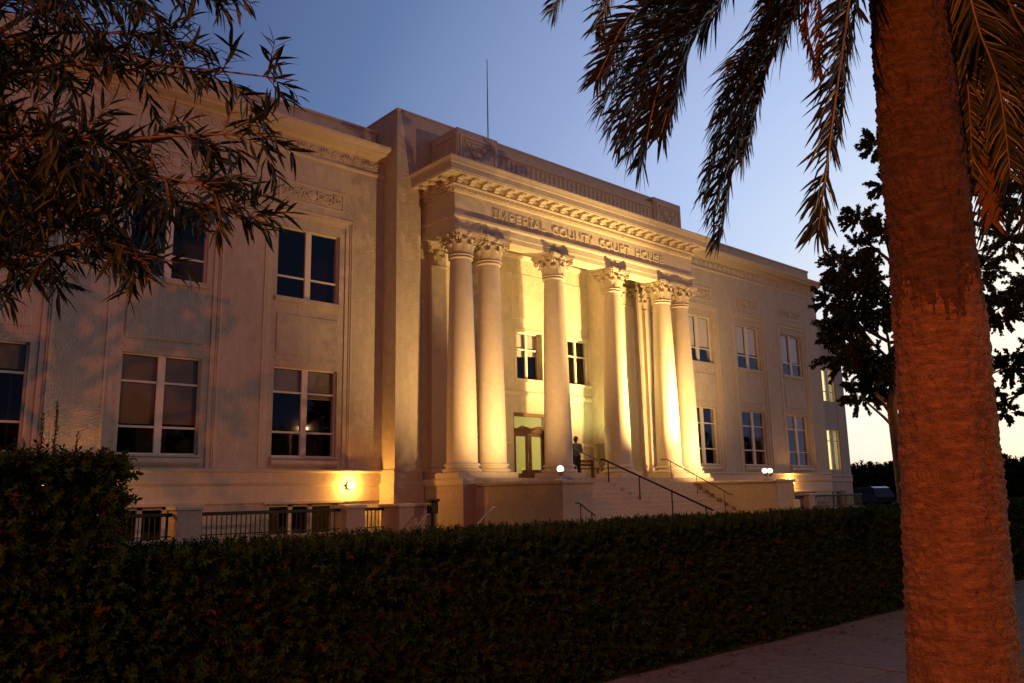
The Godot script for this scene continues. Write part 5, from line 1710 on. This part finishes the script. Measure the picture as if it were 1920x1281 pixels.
func far_trees() -> void:
	# trees beyond the side street, dark against the glow
	var spots := [[Vector3(57, 0, -19.5), 4.6], [Vector3(60, 0, -15.0), 3.9], [Vector3(61, 0, -11.5), 4.1], [Vector3(62, 0, -8.0), 3.8], [Vector3(63, 0, -4.5), 4.4], [Vector3(64, 0, -1.0), 4.0], [Vector3(66, 0, 3.0), 4.6], [Vector3(67, 0, 7.0), 4.1], [Vector3(68, 0, 11.0), 4.8], [Vector3(59, 0, -24.0), 5.4], [Vector3(69, 0, 16.0), 5.0]]
	shade_tree()
	var clump := sprig_mesh(12, 0.34, 0.17, 0.9, 0.45)
	# a row across the street, outside the picture: the lower panes mirror it
	for i in 17:
		spots.append([Vector3(-46.0 + 8.5 * i, 0, 47.0 + rng.randf_range(-1.5, 1.5)), rng.randf_range(7.8, 10.5)])
	for i in spots.size():
		var h: float = spots[i][1]
		var wide := 2.6 if i < 11 else 4.6
		var t := thing("distant_tree", "low dark round-headed tree standing beyond the side street" if i < 11 else "tall round-headed tree in the row across the street", "tree", spots[i][0], 0.0, "trees beyond the side street" if i < 11 else "trees across the street")
		var g := G.new()
		g.tube([Vector3.ZERO, Vector3(0.1, h * 0.4, 0), Vector3(0.0, h * 0.8, 0.1)], [0.2, 0.14, 0.04], 8)
		put("trunk", g, M.bark, t)
		var list := []
		for k in (900 if i < 11 else 1500):
			var d := rand_dir()
			var r := pow(rng.randf(), 0.4)
			var p := Vector3(d.x * r * wide, h * 0.52 + d.y * r * h * 0.48, d.z * r * wide)
			p += Vector3(sin(p.y * 3.0 + i) * 0.25, 0, cos(p.y * 2.3 + i) * 0.25)
			if p.y < 0.15: p.y = 0.15
			list.append([Transform3D(facing((d + Vector3.UP * 0.4), rand_dir()).scaled(Vector3.ONE * rng.randf_range(0.7, 1.3)), p), green(Vector3(0.018, 0.026, 0.009), 0.4)])
		copies("crown", clump, M.hedge_leaf, list, t)

func shade_tree() -> void:
	# stands beside the wing, outside the picture: its branches shade the wall there
	var t := thing("side_tree", "leafy tree on the lawn beside the far end of the left wing", "tree", Vector3(-25.0, 0, 12.3))
	var g := G.new()
	g.tube([Vector3.ZERO, Vector3(0.1, 2.2, 0), Vector3(0.0, 4.5, 0.1), Vector3(0.1, 7.5, 0.0)], [0.22, 0.17, 0.12, 0.03], 10)
	put("trunk", g, M.bark, t)
	var list := []
	for i in 16:
		var a := i * 2.4
		var y := 2.4 + 0.3 * i
		var tip := Vector3(cos(a) * 2.9, y + 1.2, sin(a) * 2.9) * Vector3(1.0 - 0.03 * i, 1, 1.0 - 0.03 * i)
		g = G.new()
		g.tube([Vector3(0, y, 0), Vector3(0, y, 0).lerp(tip, 0.5) + Vector3.UP * 0.2, tip], [0.07, 0.05, 0.02], 6)
		put("limb", g, M.bark, t)
		for k in 16:
			var at := Vector3(0, y, 0).lerp(tip, rng.randf_range(0.45, 1.05))
			twig_leaves(list, at, rand_dir(), 0.8, 26, 0.3, 1.2, Vector3(0.03, 0.04, 0.013))
	copies("foliage", leaf_mesh(0.165, 0.07, 0.3, 0.15, 3), M.broad_leaf, list, t)

func parked_car() -> void:
	var t := thing("parked_car", "dark estate car parked in the side street past the far end of the building", "car", Vector3(46.5, 0, -9.0), 1.1)
	var prof := [Vector2(-2.3, 0.45), Vector2(-2.32, 0.85), Vector2(-2.2, 1.05), Vector2(-1.9, 1.6), Vector2(-1.5, 1.72), Vector2(0.3, 1.72), Vector2(0.9, 1.5), Vector2(1.3, 1.10), Vector2(2.1, 0.98), Vector2(2.3, 0.8), Vector2(2.3, 0.42)]
	var g := G.new()
	var hw := 0.9
	for k in prof.size():
		var a: Vector2 = prof[k]; var b: Vector2 = prof[(k + 1) % prof.size()]
		var wa := hw - maxf(0.0, a.y - 1.0) * 0.22; var wb := hw - maxf(0.0, b.y - 1.0) * 0.22
		g.quad(Vector3(a.x, a.y, -wa), Vector3(a.x, a.y, wa), Vector3(b.x, b.y, wb), Vector3(b.x, b.y, -wb), Vector3((a.x + b.x) / 2, (a.y + b.y) / 2 - 0.8, 0))
	var ids := Geometry2D.triangulate_polygon(PackedVector2Array(prof))
	for s in [-1.0, 1.0]:
		for k in range(0, ids.size(), 3):
			var w := []
			for q in 3:
				var p: Vector2 = prof[ids[k + q]]
				w.append(Vector3(p.x, p.y, (hw - maxf(0.0, p.y - 1.0) * 0.22) * s))
			g.tri(w[0], w[1], w[2], Vector3(0, 0, s), Vector3(0, 0, s), Vector3(0, 0, s))
	put("body", g, M.car_paint, t)
	for s in [-1.0, 1.0]:
		for q in [[-1.75, -0.75], [-0.65, 0.15], [0.25, 0.95]]:
			g = G.new()
			var zt: float = (hw - 0.6 * 0.22 + 0.004) * s; var zb: float = (hw - 0.13 * 0.22 + 0.006) * s
			g.quad(Vector3(q[0], 1.12, zb), Vector3(q[1], 1.12, zb), Vector3(minf(q[1], 0.6), 1.58, zt), Vector3(q[0] + 0.06, 1.58, zt), Vector3(0, 0, s))
			put("side_window", g, M.rubber, t)
		for x in [-1.45, 1.45]:
			g = G.new()
			g.lathe([Vector2(0.0, -0.10), Vector2(0.20, -0.11), Vector2(0.33, -0.10), Vector2(0.34, 0.0), Vector2(0.33, 0.10), Vector2(0.20, 0.11), Vector2(0.0, 0.10)], 18, Transform3D(Basis(Vector3.RIGHT, Vector3.BACK, Vector3.UP), Vector3(x, 0.34, 0.82 * s)))
			put("wheel", g, M.rubber, t)

func _ready() -> void:
	rng.seed = 20240611
	set_camera_and_light()
	make_materials()
	for i in 3:
		var k: float = [0.75, 1.0, 1.35][i]
		var m := mat("narrow_leaf_%d" % i, lin(0.021 * k, 0.044 * k, 0.013 * k), 0.55)
		m.backlight_enabled = true; m.backlight = Color(0.2, 0.2, 0.12)
		m = mat("broad_leaf_%d" % i, lin(0.040 * k, 0.062 * k, 0.020 * k), 0.45)
		m.backlight_enabled = true; m.backlight = Color(0.25, 0.25, 0.15)
	ground()
	courthouse()
	lamps()
	fittings()
	person()
	hedges()
	palm()
	left_tree()
	broad_tree()
	far_trees()
	parked_car()
